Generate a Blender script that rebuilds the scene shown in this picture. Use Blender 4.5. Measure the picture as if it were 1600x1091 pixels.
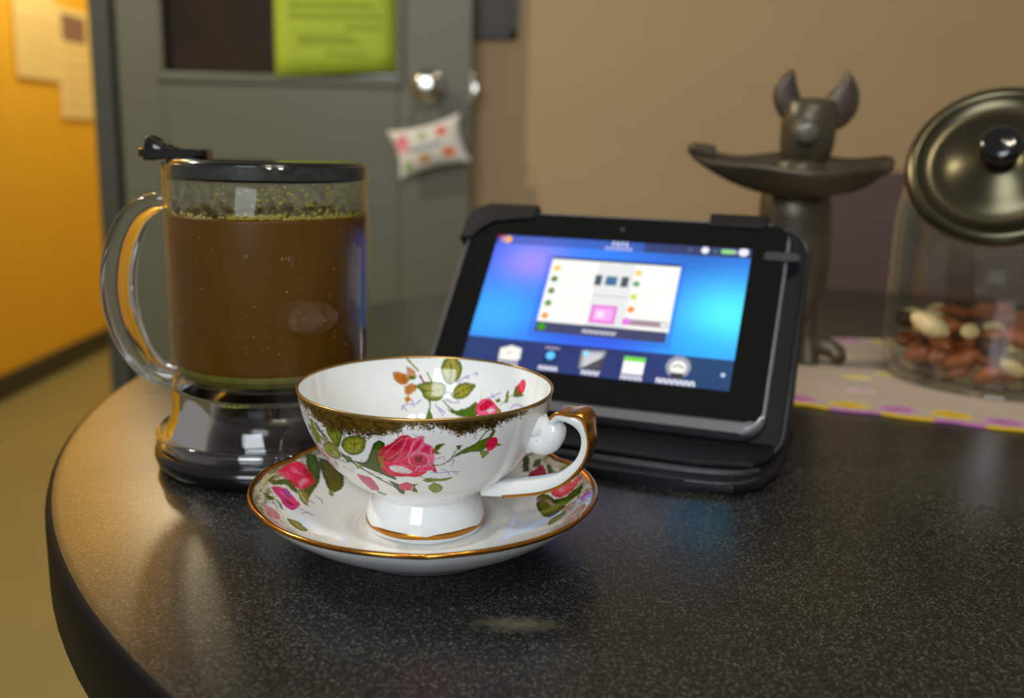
import bpy, bmesh, math, random
import numpy as np
from mathutils import Matrix, Vector

# ------------------------------------------------------------------ scene, camera, world, lights
scene = bpy.context.scene
for o in list(bpy.data.objects):
    bpy.data.objects.remove(o)
COL = scene.collection
TZ = 0.75                      # height of the table top above the floor

cam_data = bpy.data.cameras.new('camera')
cam = bpy.data.objects.new('camera', cam_data)
COL.objects.link(cam)
PITCH, ROLL, CAM_H = 0.21073, 0.02418, 0.16062
_F = Vector((0, math.cos(PITCH), -math.sin(PITCH)))
_U0 = Vector((0, math.sin(PITCH), math.cos(PITCH)))
_R = math.cos(ROLL) * Vector((1, 0, 0)) + math.sin(ROLL) * _U0
_U = -math.sin(ROLL) * Vector((1, 0, 0)) + math.cos(ROLL) * _U0
cam.matrix_world = Matrix(((_R.x, _U.x, -_F.x, 0), (_R.y, _U.y, -_F.y, 0), (_R.z, _U.z, -_F.z, TZ + CAM_H), (0, 0, 0, 1)))
cam_data.sensor_fit = 'HORIZONTAL'
cam_data.sensor_width = 36.0
cam_data.lens = 1516.9 / 1600 * 36.0
cam_data.clip_start = 0.02
cam_data.dof.use_dof = True
cam_data.dof.focus_distance = 0.365
cam_data.dof.aperture_fstop = 7.0
scene.camera = cam

scene.view_settings.view_transform = 'Standard'
scene.view_settings.look = 'None'
scene.view_settings.gamma = 1.0
scene.view_settings.use_curve_mapping = False
scene.view_settings.exposure = 0.12
scene.cycles.max_bounces = 14
scene.cycles.transparent_max_bounces = 24
scene.cycles.transmission_bounces = 12
scene.cycles.sample_clamp_indirect = 6.0

world = bpy.data.worlds.new('room_light')
scene.world = world
world.use_nodes = True
bg = world.node_tree.nodes['Background']
bg.inputs['Color'].default_value = (0.80, 0.78, 0.74, 1)
bg.inputs['Strength'].default_value = 0.22


def light(name, kind, loc, target, power, color, size=0.2, size_y=None):
    d = bpy.data.lights.new(name, kind)
    d.energy = power
    d.color = color
    if kind == 'AREA':
        d.size = size
        if size_y:
            d.shape = 'RECTANGLE'
            d.size_y = size_y
    else:
        d.shadow_soft_size = size
    o = bpy.data.objects.new(name, d)
    COL.objects.link(o)
    o.location = loc
    o.rotation_euler = (Vector(target) - Vector(loc)).to_track_quat('-Z', 'Y').to_euler()
    return o


# daylight from a window behind the camera, bulbs of the kitchen ceiling, a warm lamp and an added fill light in the hall
light('window_light', 'AREA', (-0.55, -1.7, 1.75), (0.0, 0.5, 0.8), 27, (0.86, 0.93, 1.0), 0.9, 1.2)
light('ceiling_bulb', 'POINT', (0.35, -0.25, 2.15), (0, 0, 0), 12, (1.0, 0.88, 0.70), 0.06)
light('ceiling_bulb', 'POINT', (0.12, -0.35, 2.2), (0, 0, 0), 12, (1.0, 0.88, 0.70), 0.06)
light('ceiling_bulb', 'POINT', (-1.30, 0.95, 2.05), (0, 0, 0), 54, (1.0, 0.89, 0.72), 0.045)
light('hall_light', 'POINT', (-1.38, 3.35, 2.02), (0, 0, 0), 42, (1.0, 0.84, 0.52), 0.14)


light('hall_light', 'POINT', (-0.75, 4.7, 2.1), (0, 0, 0), 34, (1.0, 0.86, 0.56), 0.14)  # added fill, brightens the yellow wall down to the baseboard


# ------------------------------------------------------------------ helpers
def lin(c):
    out = []
    for x in c[:3]:
        x = x / 255.0
        out.append(x / 12.92 if x <= 0.04045 else ((x + 0.055) / 1.055) ** 2.4)
    return tuple(out)


def new_mat(name):
    m = bpy.data.materials.new(name)
    m.use_nodes = True
    nt = m.node_tree
    nt.nodes.clear()
    out = nt.nodes.new('ShaderNodeOutputMaterial')
    return m, nt, out


def mat(name, rgb, rough=0.5, metal=0.0, var=0.12, vscale=30.0, bump=0.0, bscale=200.0, coat=0.0, spec=0.5, sub=0.0, rvar=0.0):
    """Principled surface whose colour wanders with a noise texture."""
    m, nt, out = new_mat(name)
    N, L = nt.nodes, nt.links
    p = N.new('ShaderNodeBsdfPrincipled')
    tc = N.new('ShaderNodeTexCoord')
    nz = N.new('ShaderNodeTexNoise')
    nz.inputs['Scale'].default_value = vscale
    nz.inputs['Detail'].default_value = 4
    L.new(tc.outputs['Object'], nz.inputs['Vector'])
    c = lin(rgb)
    mx = N.new('ShaderNodeMix')
    mx.data_type = 'RGBA'
    mx.inputs[6].default_value = tuple(x * (1 - var) for x in c) + (1,)
    mx.inputs[7].default_value = tuple(min(1, x * (1 + var)) for x in c) + (1,)
    L.new(nz.outputs['Fac'], mx.inputs[0])
    L.new(mx.outputs[2], p.inputs['Base Color'])
    p.inputs['Roughness'].default_value = rough
    p.inputs['Metallic'].default_value = metal
    p.inputs['Coat Weight'].default_value = coat
    p.inputs['Specular IOR Level'].default_value = spec
    if sub:
        p.inputs['Subsurface Weight'].default_value = sub
        p.inputs['Subsurface Scale'].default_value = 0.004
    if rvar:
        mr = N.new('ShaderNodeMapRange')
        mr.inputs[3].default_value = max(0, rough - rvar)
        mr.inputs[4].default_value = rough + rvar
        L.new(nz.outputs['Fac'], mr.inputs[0])
        L.new(mr.outputs[0], p.inputs['Roughness'])
    if bump:
        bn = N.new('ShaderNodeTexNoise')
        bn.inputs['Scale'].default_value = bscale
        bn.inputs['Detail'].default_value = 3
        L.new(tc.outputs['Object'], bn.inputs['Vector'])
        b = N.new('ShaderNodeBump')
        b.inputs['Strength'].default_value = bump
        b.inputs['Distance'].default_value = 0.001
        L.new(bn.outputs['Fac'], b.inputs['Height'])
        L.new(b.outputs['Normal'], p.inputs['Normal'])
    L.new(p.outputs[0], out.inputs[0])
    return m


def print_mat(name, rough=0.12, coat=0.0, emit=0.0, metal_from_alpha=False, bump=0.0, sub=0.0):
    """Surface whose flat print is stored as a colour attribute called 'print'."""
    m, nt, out = new_mat(name)
    N, L = nt.nodes, nt.links
    p = N.new('ShaderNodeBsdfPrincipled')
    a = N.new('ShaderNodeAttribute')
    a.attribute_name = 'print'
    if emit:
        p.inputs['Base Color'].default_value = (0.004, 0.004, 0.005, 1)
        L.new(a.outputs['Color'], p.inputs['Emission Color'])
        p.inputs['Emission Strength'].default_value = emit
    else:
        L.new(a.outputs['Color'], p.inputs['Base Color'])
    p.inputs['Roughness'].default_value = rough
    p.inputs['Coat Weight'].default_value = coat
    if sub:
        p.inputs['Subsurface Weight'].default_value = sub
        p.inputs['Subsurface Scale'].default_value = 0.002
    if metal_from_alpha:
        L.new(a.outputs['Alpha'], p.inputs['Metallic'])
        mr = N.new('ShaderNodeMapRange')
        mr.inputs[3].default_value = rough
        mr.inputs[4].default_value = 0.34
        L.new(a.outputs['Alpha'], mr.inputs[0])
        L.new(mr.outputs[0], p.inputs['Roughness'])
    if bump:
        tc = N.new('ShaderNodeTexCoord')
        bn = N.new('ShaderNodeTexNoise')
        bn.inputs['Scale'].default_value = 900
        L.new(tc.outputs['Object'], bn.inputs['Vector'])
        b = N.new('ShaderNodeBump')
        b.inputs['Strength'].default_value = bump
        b.inputs['Distance'].default_value = 0.0006
        L.new(bn.outputs['Fac'], b.inputs['Height'])
        L.new(b.outputs['Normal'], p.inputs['Normal'])
    L.new(p.outputs[0], out.inputs[0])
    return m


def thin_glass(name, tint=(0.96, 0.97, 0.96), ior=1.45, rough=0.02, haze=0.0, haze_rgb=(200, 200, 190), refl=1.0):
    """Thin clear wall: see-through with a Fresnel reflection, optionally hazed by condensation."""
    m, nt, out = new_mat(name)
    N, L = nt.nodes, nt.links
    tr = N.new('ShaderNodeBsdfTransparent')
    tr.inputs[0].default_value = tint + (1,)
    gl = N.new('ShaderNodeBsdfGlossy')
    gl.inputs['Roughness'].default_value = rough
    # Schlick reflectance of a wall that reflects alike from both sides
    fr = N.new('ShaderNodeLayerWeight')
    fr.inputs['Blend'].default_value = 0.5
    pw = N.new('ShaderNodeMath')
    pw.operation = 'POWER'
    pw.inputs[1].default_value = 5.0
    L.new(fr.outputs['Facing'], pw.inputs[0])
    f0 = ((ior - 1) / (ior + 1)) ** 2
    ml = N.new('ShaderNodeMath')
    ml.operation = 'MULTIPLY_ADD'
    ml.inputs[1].default_value = refl * (1 - f0)
    ml.inputs[2].default_value = refl * f0
    L.new(pw.outputs[0], ml.inputs[0])
    mx = N.new('ShaderNodeMixShader')
    L.new(ml.outputs[0], mx.inputs[0])
    L.new(tr.outputs[0], mx.inputs[1])
    L.new(gl.outputs[0], mx.inputs[2])
    last = mx
    if haze:
        df = N.new('ShaderNodeBsdfDiffuse')
        df.inputs[0].default_value = lin(haze_rgb) + (1,)
        tc = N.new('ShaderNodeTexCoord')
        nz = N.new('ShaderNodeTexNoise')
        nz.inputs['Scale'].default_value = 260
        nz.inputs['Detail'].default_value = 5
        L.new(tc.outputs['Object'], nz.inputs['Vector'])
        mr = N.new('ShaderNodeMapRange')
        mr.inputs[1].default_value = 0.35
        mr.inputs[2].default_value = 0.75
        mr.inputs[4].default_value = haze
        L.new(nz.outputs['Fac'], mr.inputs[0])
        m2 = N.new('ShaderNodeMixShader')
        L.new(mr.outputs[0], m2.inputs[0])
        L.new(mx.outputs[0], m2.inputs[1])
        L.new(df.outputs[0], m2.inputs[2])
        last = m2
    L.new(last.outputs[0], out.inputs[0])
    return m


def solid_glass(name, tint=(1, 1, 1), ior=1.49, rough=0.0):
    m, nt, out = new_mat(name)
    N, L = nt.nodes, nt.links
    p = N.new('ShaderNodeBsdfPrincipled')
    p.inputs['Base Color'].default_value = tint + (1,)
    p.inputs['Transmission Weight'].default_value = 1.0
    p.inputs['IOR'].default_value = ior
    nz = N.new('ShaderNodeTexNoise')
    nz.inputs['Scale'].default_value = 40
    mr = N.new('ShaderNodeMapRange')
    mr.inputs[3].default_value = rough
    mr.inputs[4].default_value = rough + 0.03
    L.new(nz.outputs['Fac'], mr.inputs[0])
    L.new(mr.outputs[0], p.inputs['Roughness'])
    L.new(p.outputs[0], out.inputs[0])
    return m


def mesh_obj(name, verts, faces, material, parent=None, smooth=True, colors=None):
    me = bpy.data.meshes.new(name)
    v = np.asarray(verts, dtype=np.float32).reshape(-1, 3)
    if isinstance(faces, np.ndarray):
        nf, k = faces.shape
        me.vertices.add(len(v))
        me.vertices.foreach_set('co', v.ravel())
        me.loops.add(nf * k)
        me.loops.foreach_set('vertex_index', faces.astype(np.int32).ravel())
        me.polygons.add(nf)
        me.polygons.foreach_set('loop_start', np.arange(0, nf * k, k, dtype=np.int32))
        me.polygons.foreach_set('loop_total', np.full(nf, k, dtype=np.int32))
        me.update(calc_edges=True)
    else:
        me.from_pydata([tuple(float(c) for c in p) for p in v], [], faces)
    me.validate()
    if colors is not None:
        at = me.color_attributes.new('print', 'FLOAT_COLOR', 'POINT')
        at.data.foreach_set('color', np.asarray(colors, dtype=np.float32).ravel())
    if smooth:
        me.polygons.foreach_set('use_smooth', np.ones(len(me.polygons), dtype=bool))
    me.materials.append(material)
    o = bpy.data.objects.new(name, me)
    COL.objects.link(o)
    if parent is not None:
        o.parent = parent
    return o


def bm_obj(name, bm, material, parent=None, smooth=False):
    bmesh.ops.recalc_face_normals(bm, faces=bm.faces)
    me = bpy.data.meshes.new(name)
    bm.to_mesh(me)
    bm.free()
    if smooth:
        me.polygons.foreach_set('use_smooth', np.ones(len(me.polygons), dtype=bool))
    me.materials.append(material)
    o = bpy.data.objects.new(name, me)
    COL.objects.link(o)
    if parent is not None:
        o.parent = parent
    return o


def tag(o, label, cat=None, group=None, kind=None):
    if label:
        o['label'] = label
    if cat:
        o['category'] = cat
    if group:
        o['group'] = group
    if kind:
        o['kind'] = kind
    return o


def thing(name, label, cat, loc=(0, 0, 0), rz=0.0, group=None):
    o = bpy.data.objects.new(name, None)
    o.empty_display_size = 0.02
    COL.objects.link(o)
    o.location = loc
    o.rotation_euler = (0, 0, rz)
    return tag(o, label, cat, group)


def box_bm(bm, x0, x1, y0, y1, z0, z1, bev=0.0, seg=2):
    r = bmesh.ops.create_cube(bm, size=1.0)
    vs = r['verts']
    for v in vs:
        v.co = Vector(((x0 + x1) / 2 + v.co.x * (x1 - x0), (y0 + y1) / 2 + v.co.y * (y1 - y0), (z0 + z1) / 2 + v.co.z * (z1 - z0)))
    if bev:
        es = list({e for v in vs for e in v.link_edges})
        bmesh.ops.bevel(bm, geom=es, offset=bev, segments=seg, affect='EDGES', profile=0.5)
    return bm


def box(name, x0, x1, y0, y1, z0, z1, material, parent=None, bev=0.0, seg=2):
    return bm_obj(name, box_bm(bmesh.new(), x0, x1, y0, y1, z0, z1, bev, seg), material, parent)


def rounded_rect(x0, x1, y0, y1, r, n=8):
    pts = []
    for cx, cy, a0 in ((x1 - r, y1 - r, 0), (x0 + r, y1 - r, 90), (x0 + r, y0 + r, 180), (x1 - r, y0 + r, 270)):
        for k in range(n + 1):
            a = math.radians(a0 + 90 * k / n)
            pts.append((cx + r * math.cos(a), cy + r * math.sin(a)))
    return pts


def prism(name, outline, z0, z1, material, parent=None, bev=0.0, seg=2, smooth=False):
    """Extruded outline with bevelled upper and lower edges."""
    bm = bmesh.new()
    lo = [bm.verts.new((x, y, z0)) for x, y in outline]
    hi = [bm.verts.new((x, y, z1)) for x, y in outline]
    n = len(outline)
    bm.faces.new(lo[::-1])
    bm.faces.new(hi)
    for i in range(n):
        bm.faces.new((lo[i], lo[(i + 1) % n], hi[(i + 1) % n], hi[i]))
    if bev:
        es = [e for e in bm.edges if (abs(e.verts[0].co.z - e.verts[1].co.z) < 1e-9)]
        bmesh.ops.bevel(bm, geom=es, offset=bev, segments=seg, affect='EDGES', profile=0.5)
    return bm_obj(name, bm, material, parent, smooth)


def spline(pts, per=10):
    """Catmull-Rom through points of any dimension."""
    P = np.array(pts, dtype=float)
    P = np.vstack([2 * P[0] - P[1], P, 2 * P[-1] - P[-2]])
    out = []
    for i in range(1, len(P) - 2):
        a, b, c, d = P[i - 1], P[i], P[i + 1], P[i + 2]
        for t in np.linspace(0, 1, per, endpoint=False):
            out.append(.5 * ((2 * b) + (c - a) * t + (2 * a - 5 * b + 4 * c - d) * t * t + (3 * b - a - 3 * c + d) * t ** 3))
    out.append(P[-2])
    return np.array(out)


def resample(pr, n):
    out = spline(pr, 24)
    s = np.r_[0, np.cumsum(np.hypot(*np.diff(out, axis=0).T))]
    ss = np.linspace(0, s[-1], n)
    return np.stack([np.interp(ss, s, out[:, 0]), np.interp(ss, s, out[:, 1])], 1), ss


def ring_faces(rows, cols, closed=True):
    i = np.arange(rows - 1)[:, None]
    j = np.arange(cols if closed else cols - 1)[None, :]
    j2 = (j + 1) % cols
    a = i * cols + j
    b = i * cols + j2
    return np.stack([a, b, b + cols, a + cols], -1).reshape(-1, 4)


def lathe_arrays(prof, cols):
    th = np.linspace(0, 2 * np.pi, cols, endpoint=False)
    r = prof[:, 0][:, None]
    V = np.stack([r * np.cos(th), r * np.sin(th), np.broadcast_to(prof[:, 1][:, None], (len(prof), cols))], -1)
    return V.reshape(-1, 3), ring_faces(len(prof), cols), np.broadcast_to(th, (len(prof), cols)).ravel()


def lathe(name, prof, material, parent=None, cols=64, smooth=True, per=0):
    p = np.array(prof, dtype=float)
    if per:
        p = spline(p, per)
    V, F, _ = lathe_arrays(p, cols)
    return mesh_obj(name, V, F, material, parent, smooth)


def tube(name, pts, radii, material, parent=None, sides=10, flat=None, up=None, square=False, per=8, closed=False):
    """Sweep an ellipse or rounded rectangle; radii = one number or one (normal, binormal) pair per point."""
    R = np.array([(r, r) if np.isscalar(r) else tuple(r) for r in (radii if hasattr(radii, '__len__') else [radii] * len(pts))], float)
    A = np.hstack([np.array(pts, float), R])
    if per > 1:
        A = spline(A, per)
    P, R = A[:, :3], A[:, 3:]
    T = np.gradient(P, axis=0)
    T /= np.linalg.norm(T, axis=1)[:, None]
    up = np.array(up if up is not None else (0, 0, 1.0))
    n0 = np.cross(T[0], up)
    if np.linalg.norm(n0) < 1e-4:
        n0 = np.cross(T[0], np.array((1.0, 0, 0)))
    b = n0 / np.linalg.norm(n0)
    V = []
    a = np.linspace(0, 2 * np.pi, sides, endpoint=False)
    ca, sa = np.cos(a), np.sin(a)
    if square:
        e = 0.45
        ca, sa = np.sign(ca) * abs(ca) ** e, np.sign(sa) * abs(sa) ** e
    for k in range(len(P)):
        b = b - T[k] * (b @ T[k])
        b /= np.linalg.norm(b)
        n = np.cross(b, T[k])
        V.append(P[k] + R[k, 0] * ca[:, None] * n + R[k, 1] * sa[:, None] * b)
    rows = len(V)
    V = np.array(V).reshape(-1, 3)
    F = [tuple(f) for f in ring_faces(rows, sides)]
    F.append(tuple(range(sides))[::-1])
    F.append(tuple(range((rows - 1) * sides, rows * sides)))
    return mesh_obj(name, V, F, material, parent)


def loft(name, rings, material, parent=None, sides=20, per=6):
    """rings = (x, y, z, rx, ry): horizontal ellipses joined into one rounded body."""
    A = spline(rings, per) if per > 1 else np.array(rings, float)
    a = np.linspace(0, 2 * np.pi, sides, endpoint=False)
    V = np.stack([np.stack([A[k, 0] + A[k, 3] * np.cos(a), A[k, 1] + A[k, 4] * np.sin(a), np.full(sides, A[k, 2])], -1) for k in range(len(A))])
    F = [tuple(f) for f in ring_faces(len(A), sides)]
    F.append(tuple(range(sides))[::-1])
    F.append(tuple(range((len(A) - 1) * sides, len(A) * sides)))
    return mesh_obj(name, V.reshape(-1, 3), F, material, parent)


# ------------------------------------------------------------------ flat prints, painted in surface millimetres
def sstep(a, b, x):
    t = np.clip((x - a) / (b - a), 0, 1)
    return t * t * (3 - 2 * t)


def seg_dist(U, V, a, b):
    dx, dy = b[0] - a[0], b[1] - a[1]
    t = np.clip(((U - a[0]) * dx + (V - a[1]) * dy) / (dx * dx + dy * dy + 1e-9), 0, 1)
    return np.hypot(U - a[0] - t * dx, V - a[1] - t * dy)


def value_noise(x, y, seed=0):
    xi, yi = np.floor(x).astype(np.int64), np.floor(y).astype(np.int64)
    fx, fy = x - xi, y - yi
    fx, fy = fx * fx * (3 - 2 * fx), fy * fy * (3 - 2 * fy)

    def hsh(i, j):
        n = (i * 374761393 + j * 668265263 + seed * 69069) & 0x7fffffff
        n = ((n ^ (n >> 13)) * 1274126177) & 0x7fffffff
        return ((n ^ (n >> 16)) & 0xffff) / 65535.0
    return (hsh(xi, yi) * (1 - fx) + hsh(xi + 1, yi) * fx) * (1 - fy) + (hsh(xi, yi + 1) * (1 - fx) + hsh(xi + 1, yi + 1) * fx) * fy


def paint(rgba, U, V, items, aa=0.12, jitter=0.18, grainy=0.4, smooth=False):
    Uj = U + jitter * (value_noise(U * 1.7, V * 1.7, 3) - .5) * 2
    Vj = V + jitter * (value_noise(U * 1.7, V * 1.7, 8) - .5) * 2
    for it in items:
        pts = np.array(it[1], float)
        if smooth and it[0] == 'p' and len(pts) > 4:
            pts = spline(np.vstack([pts, pts[:1]]), 4)[:-1]
        elif smooth and it[0] == 'l' and len(pts) > 2:
            pts = spline(pts, 4)
        pad = (it[3] if it[0] == 'l' else 0) + aa + jitter
        m = np.nonzero((Uj > pts[:, 0].min() - pad) & (Uj < pts[:, 0].max() + pad) & (Vj > pts[:, 1].min() - pad) & (Vj < pts[:, 1].max() + pad))[0]
        if len(m) == 0:
            continue
        u, v = Uj[m], Vj[m]
        d = np.full(len(m), 1e9)
        n = len(pts)
        if it[0] == 'l':
            for k in range(n - 1):
                d = np.minimum(d, seg_dist(u, v, pts[k], pts[k + 1]))
            al = 1 - sstep(it[3] / 2 - aa / 2, it[3] / 2 + aa, d)
            col = np.broadcast_to(np.array(lin(it[2])), (len(m), 3))
        else:
            ins = np.zeros(len(m), bool)
            for k in range(n):
                a, b = pts[k], pts[(k + 1) % n]
                d = np.minimum(d, seg_dist(u, v, a, b))
                c = ((a[1] > v) != (b[1] > v))
                with np.errstate(divide='ignore', invalid='ignore'):
                    xx = (b[0] - a[0]) * (v - a[1]) / (b[1] - a[1] + 1e-12) + a[0]
                ins ^= c & (u < xx)
            sd = np.where(ins, d, -d)
            al = sstep(-aa, aa, sd)
            t = sstep(0, it[4], sd)[:, None]
            streak = 1 + grainy * (value_noise(u * 3.1 + v * 1.3, v * 0.9, 21)[:, None] - .5)
            col = (np.array(lin(it[2])) * (1 - t) + np.array(lin(it[3])) * t) * streak
        al = al[:, None]
        rgba[m, :3] = rgba[m, :3] * (1 - al) + np.clip(col, 0, 1) * al
    return rgba

# ------------------------------------------------------------------ materials
M = {}
M['tan_wall'] = mat('tan_wall_paint', (186, 158, 118), 0.75, var=0.05, vscale=6, bump=0.15, bscale=260)
M['yellow_wall'] = mat('yellow_wall_paint', (232, 176, 24), 0.7, var=0.05, vscale=5, bump=0.12, bscale=240)
M['floor'] = mat('olive_vinyl_floor', (126, 116, 66), 0.5, var=0.12, vscale=3)
M['door_grey'] = mat('grey_green_door_paint', (98, 98, 78), 0.42, var=0.05, vscale=5)
M['trim_grey'] = mat('dark_grey_trim_paint', (62, 66, 57), 0.45, var=0.06, vscale=8)
M['trim_shade'] = mat('trim_gap_shade', (44, 48, 42), 0.5, var=0.06, vscale=8)  # darker copy of the trim colour, shade of the door gap painted in
M['base_dark'] = mat('dark_baseboard_paint', (48, 50, 36), 0.5, var=0.08, vscale=8)
M['door_glass'] = mat('dark_door_glass', (46, 34, 20), 0.12, var=0.6, vscale=7, spec=0.6)
M['chrome'] = mat('polished_chrome', (200, 196, 186), 0.12, 1.0, var=0.03)
M['brass'] = mat('brushed_brass', (150, 120, 70), 0.25, 1.0, var=0.06)
M['black_plastic'] = mat('black_plastic', (14, 14, 15), 0.16, var=0.2, vscale=60, coat=0.4)
M['black_rubber'] = mat('black_rubber', (18, 19, 20), 0.4, var=0.2, vscale=80)
M['leather'] = mat('black_leatherette', (18, 19, 21), 0.45, spec=0.25, var=0.18, vscale=90, bump=0.5, bscale=900)
M['leather_edge'] = mat('grey_black_leatherette', (44, 49, 51), 0.4, var=0.2, vscale=120, bump=0.4, bscale=900)  # paler blue-grey tone for seams, creases and the side strap
M['bezel'] = mat('black_glass_bezel', (9, 9, 8), 0.1, var=0.2)
M['device'] = mat('graphite_device_shell', (140, 142, 146), 0.24, 0.55, var=0.06)
M['gold'] = mat('burnished_gold', (206, 140, 58), 0.2, 1.0, var=0.18, vscale=500, rvar=0.08)
M['rim_gold'] = mat('worn_rim_gold', (176, 142, 84), 0.28, 0.9, var=0.2, vscale=300)
M['gold_dark'] = mat('old_gold_gilding', (204, 142, 62), 0.24, 1.0, var=0.25, vscale=300, rvar=0.1)
M['porcelain'] = mat('white_porcelain', (240, 244, 245), 0.1, var=0.015, vscale=20, coat=0.3, sub=0.12)
M['bronze'] = mat('dark_bronze', (86, 77, 60), 0.38, 0.4, var=0.3, vscale=60, bump=0.3, bscale=160)
M['bronze_in'] = mat('mauve_bronze', (84, 72, 66), 0.5, 0.4, var=0.2, vscale=60)
M['bronze_light'] = mat('pale_bronze', (120, 118, 108), 0.35, 0.5, var=0.2, vscale=60)  # paler tone for the snout
M['mauve'] = mat('mauve_brown_upholstery', (92, 74, 70), 0.8, var=0.1, vscale=25, bump=0.3, bscale=500)
M['chair_wood'] = mat('dark_chair_wood', (50, 36, 28), 0.4, var=0.25, vscale=20)
M['picture'] = mat('dark_picture_frame', (38, 28, 22), 0.4, var=0.2)
M['picture_face'] = mat('dim_picture_face', (84, 70, 60), 0.5, var=0.5, vscale=14)
M['cord'] = mat('grey_ribbon', (128, 124, 112), 0.7, var=0.1)
M['tea'] = mat('murky_brown_tea', (90, 58, 3), 0.35, var=0.16, vscale=45, sub=0.15, spec=0.2)
M['leafbit'] = mat('wet_tea_leaf', (176, 160, 44), 0.5, var=0.4, vscale=400)
M['sediment'] = mat('green_tea_dust', (104, 102, 34), 0.5, var=0.5, vscale=200)
M['valve'] = mat('dark_brown_valve', (22, 15, 10), 0.15, var=0.5, vscale=90)
M['shell'] = thin_glass('clear_tritan_wall', (0.965, 0.965, 0.95), 1.42, 0.02, refl=0.75)
M['misted'] = thin_glass('misted_tritan_wall', (0.95, 0.95, 0.92), 1.42, 0.04, haze=0.35, haze_rgb=(170, 165, 130))
M['handle_glass'] = solid_glass('clear_acrylic')
M['jar_glass'] = thin_glass('greenish_jar_glass', (0.94, 0.955, 0.93), 1.5, 0.02, refl=1.5)
M['lid_metal'] = mat('dull_brassy_lid', (82, 77, 58), 0.27, 0.9, var=0.1, vscale=18)
M['nut_red'] = mat('red_brown_nut', (164, 88, 46), 0.42, var=0.35, vscale=90, bump=0.4, bscale=300)
M['nut_dark'] = mat('dark_brown_nut', (84, 44, 26), 0.45, var=0.35, vscale=90, bump=0.4, bscale=300)
M['nut_pale'] = mat('pale_cream_nut', (226, 200, 146), 0.5, var=0.2, vscale=80, bump=0.3, bscale=300)
M['lime'] = mat('lime_paper', (168, 188, 48), 0.7, var=0.1, vscale=14)
M['lime_ink'] = mat('faint_green_ink', (152, 172, 36), 0.7, var=0.1)
M['speck'] = mat('grey_misted_plastic', (50, 51, 51), 0.3, var=0.95, vscale=300)

# table laminate: near-black with fine pale flecks and a rubbed spot
m, nt, out = new_mat('speckled_black_laminate')
N, L = nt.nodes, nt.links
p = N.new('ShaderNodeBsdfPrincipled')
tc = N.new('ShaderNodeTexCoord')
n1 = N.new('ShaderNodeTexNoise'); n1.inputs['Scale'].default_value = 1150; n1.inputs['Detail'].default_value = 2
n2 = N.new('ShaderNodeTexNoise'); n2.inputs['Scale'].default_value = 9; n2.inputs['Detail'].default_value = 3
L.new(tc.outputs['Object'], n1.inputs['Vector']); L.new(tc.outputs['Object'], n2.inputs['Vector'])
cr = N.new('ShaderNodeValToRGB')
cr.color_ramp.elements[0].position = 0.44; cr.color_ramp.elements[0].color = (0.005, 0.006, 0.006, 1)
cr.color_ramp.elements[1].position = 0.76; cr.color_ramp.elements[1].color = (0.13, 0.132, 0.112, 1)
e = cr.color_ramp.elements.new(0.56); e.color = (0.017, 0.018, 0.017, 1)
L.new(n1.outputs['Fac'], cr.inputs[0])
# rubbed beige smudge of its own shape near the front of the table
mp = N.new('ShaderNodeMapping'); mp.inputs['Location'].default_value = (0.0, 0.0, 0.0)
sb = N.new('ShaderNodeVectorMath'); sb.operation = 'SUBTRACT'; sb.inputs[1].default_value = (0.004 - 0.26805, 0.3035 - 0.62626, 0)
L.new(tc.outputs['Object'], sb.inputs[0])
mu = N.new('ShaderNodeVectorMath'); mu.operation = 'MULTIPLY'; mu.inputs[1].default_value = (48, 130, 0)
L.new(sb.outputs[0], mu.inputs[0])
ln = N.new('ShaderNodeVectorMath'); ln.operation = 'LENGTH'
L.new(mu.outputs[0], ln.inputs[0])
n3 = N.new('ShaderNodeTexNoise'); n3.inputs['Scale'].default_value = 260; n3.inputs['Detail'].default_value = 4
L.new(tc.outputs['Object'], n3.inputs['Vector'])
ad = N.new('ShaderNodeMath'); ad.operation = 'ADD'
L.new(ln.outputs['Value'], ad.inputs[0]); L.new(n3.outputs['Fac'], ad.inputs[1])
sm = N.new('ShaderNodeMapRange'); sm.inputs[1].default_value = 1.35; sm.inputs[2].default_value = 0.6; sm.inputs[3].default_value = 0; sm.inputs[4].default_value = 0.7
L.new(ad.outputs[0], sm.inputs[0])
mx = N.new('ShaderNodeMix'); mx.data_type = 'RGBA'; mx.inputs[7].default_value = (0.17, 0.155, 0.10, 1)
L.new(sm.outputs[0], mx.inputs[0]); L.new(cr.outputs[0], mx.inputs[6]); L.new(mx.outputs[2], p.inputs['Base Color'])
mr = N.new('ShaderNodeMapRange'); mr.inputs[3].default_value = 0.22; mr.inputs[4].default_value = 0.36
L.new(n2.outputs['Fac'], mr.inputs[0]); L.new(mr.outputs[0], p.inputs['Roughness'])
bp = N.new('ShaderNodeBump'); bp.inputs['Strength'].default_value = 0.07; bp.inputs['Distance'].default_value = 0.0004
L.new(n1.outputs['Fac'], bp.inputs['Height']); L.new(bp.outputs[0], p.inputs['Normal'])
L.new(p.outputs[0], out.inputs[0])
M['laminate'] = m
M['table_edge'] = mat('black_table_edging', (10, 10, 11), 0.55, var=0.2, spec=0.12)

# ------------------------------------------------------------------ the setting
def structure(o):
    o['kind'] = 'structure'
    return o


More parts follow.
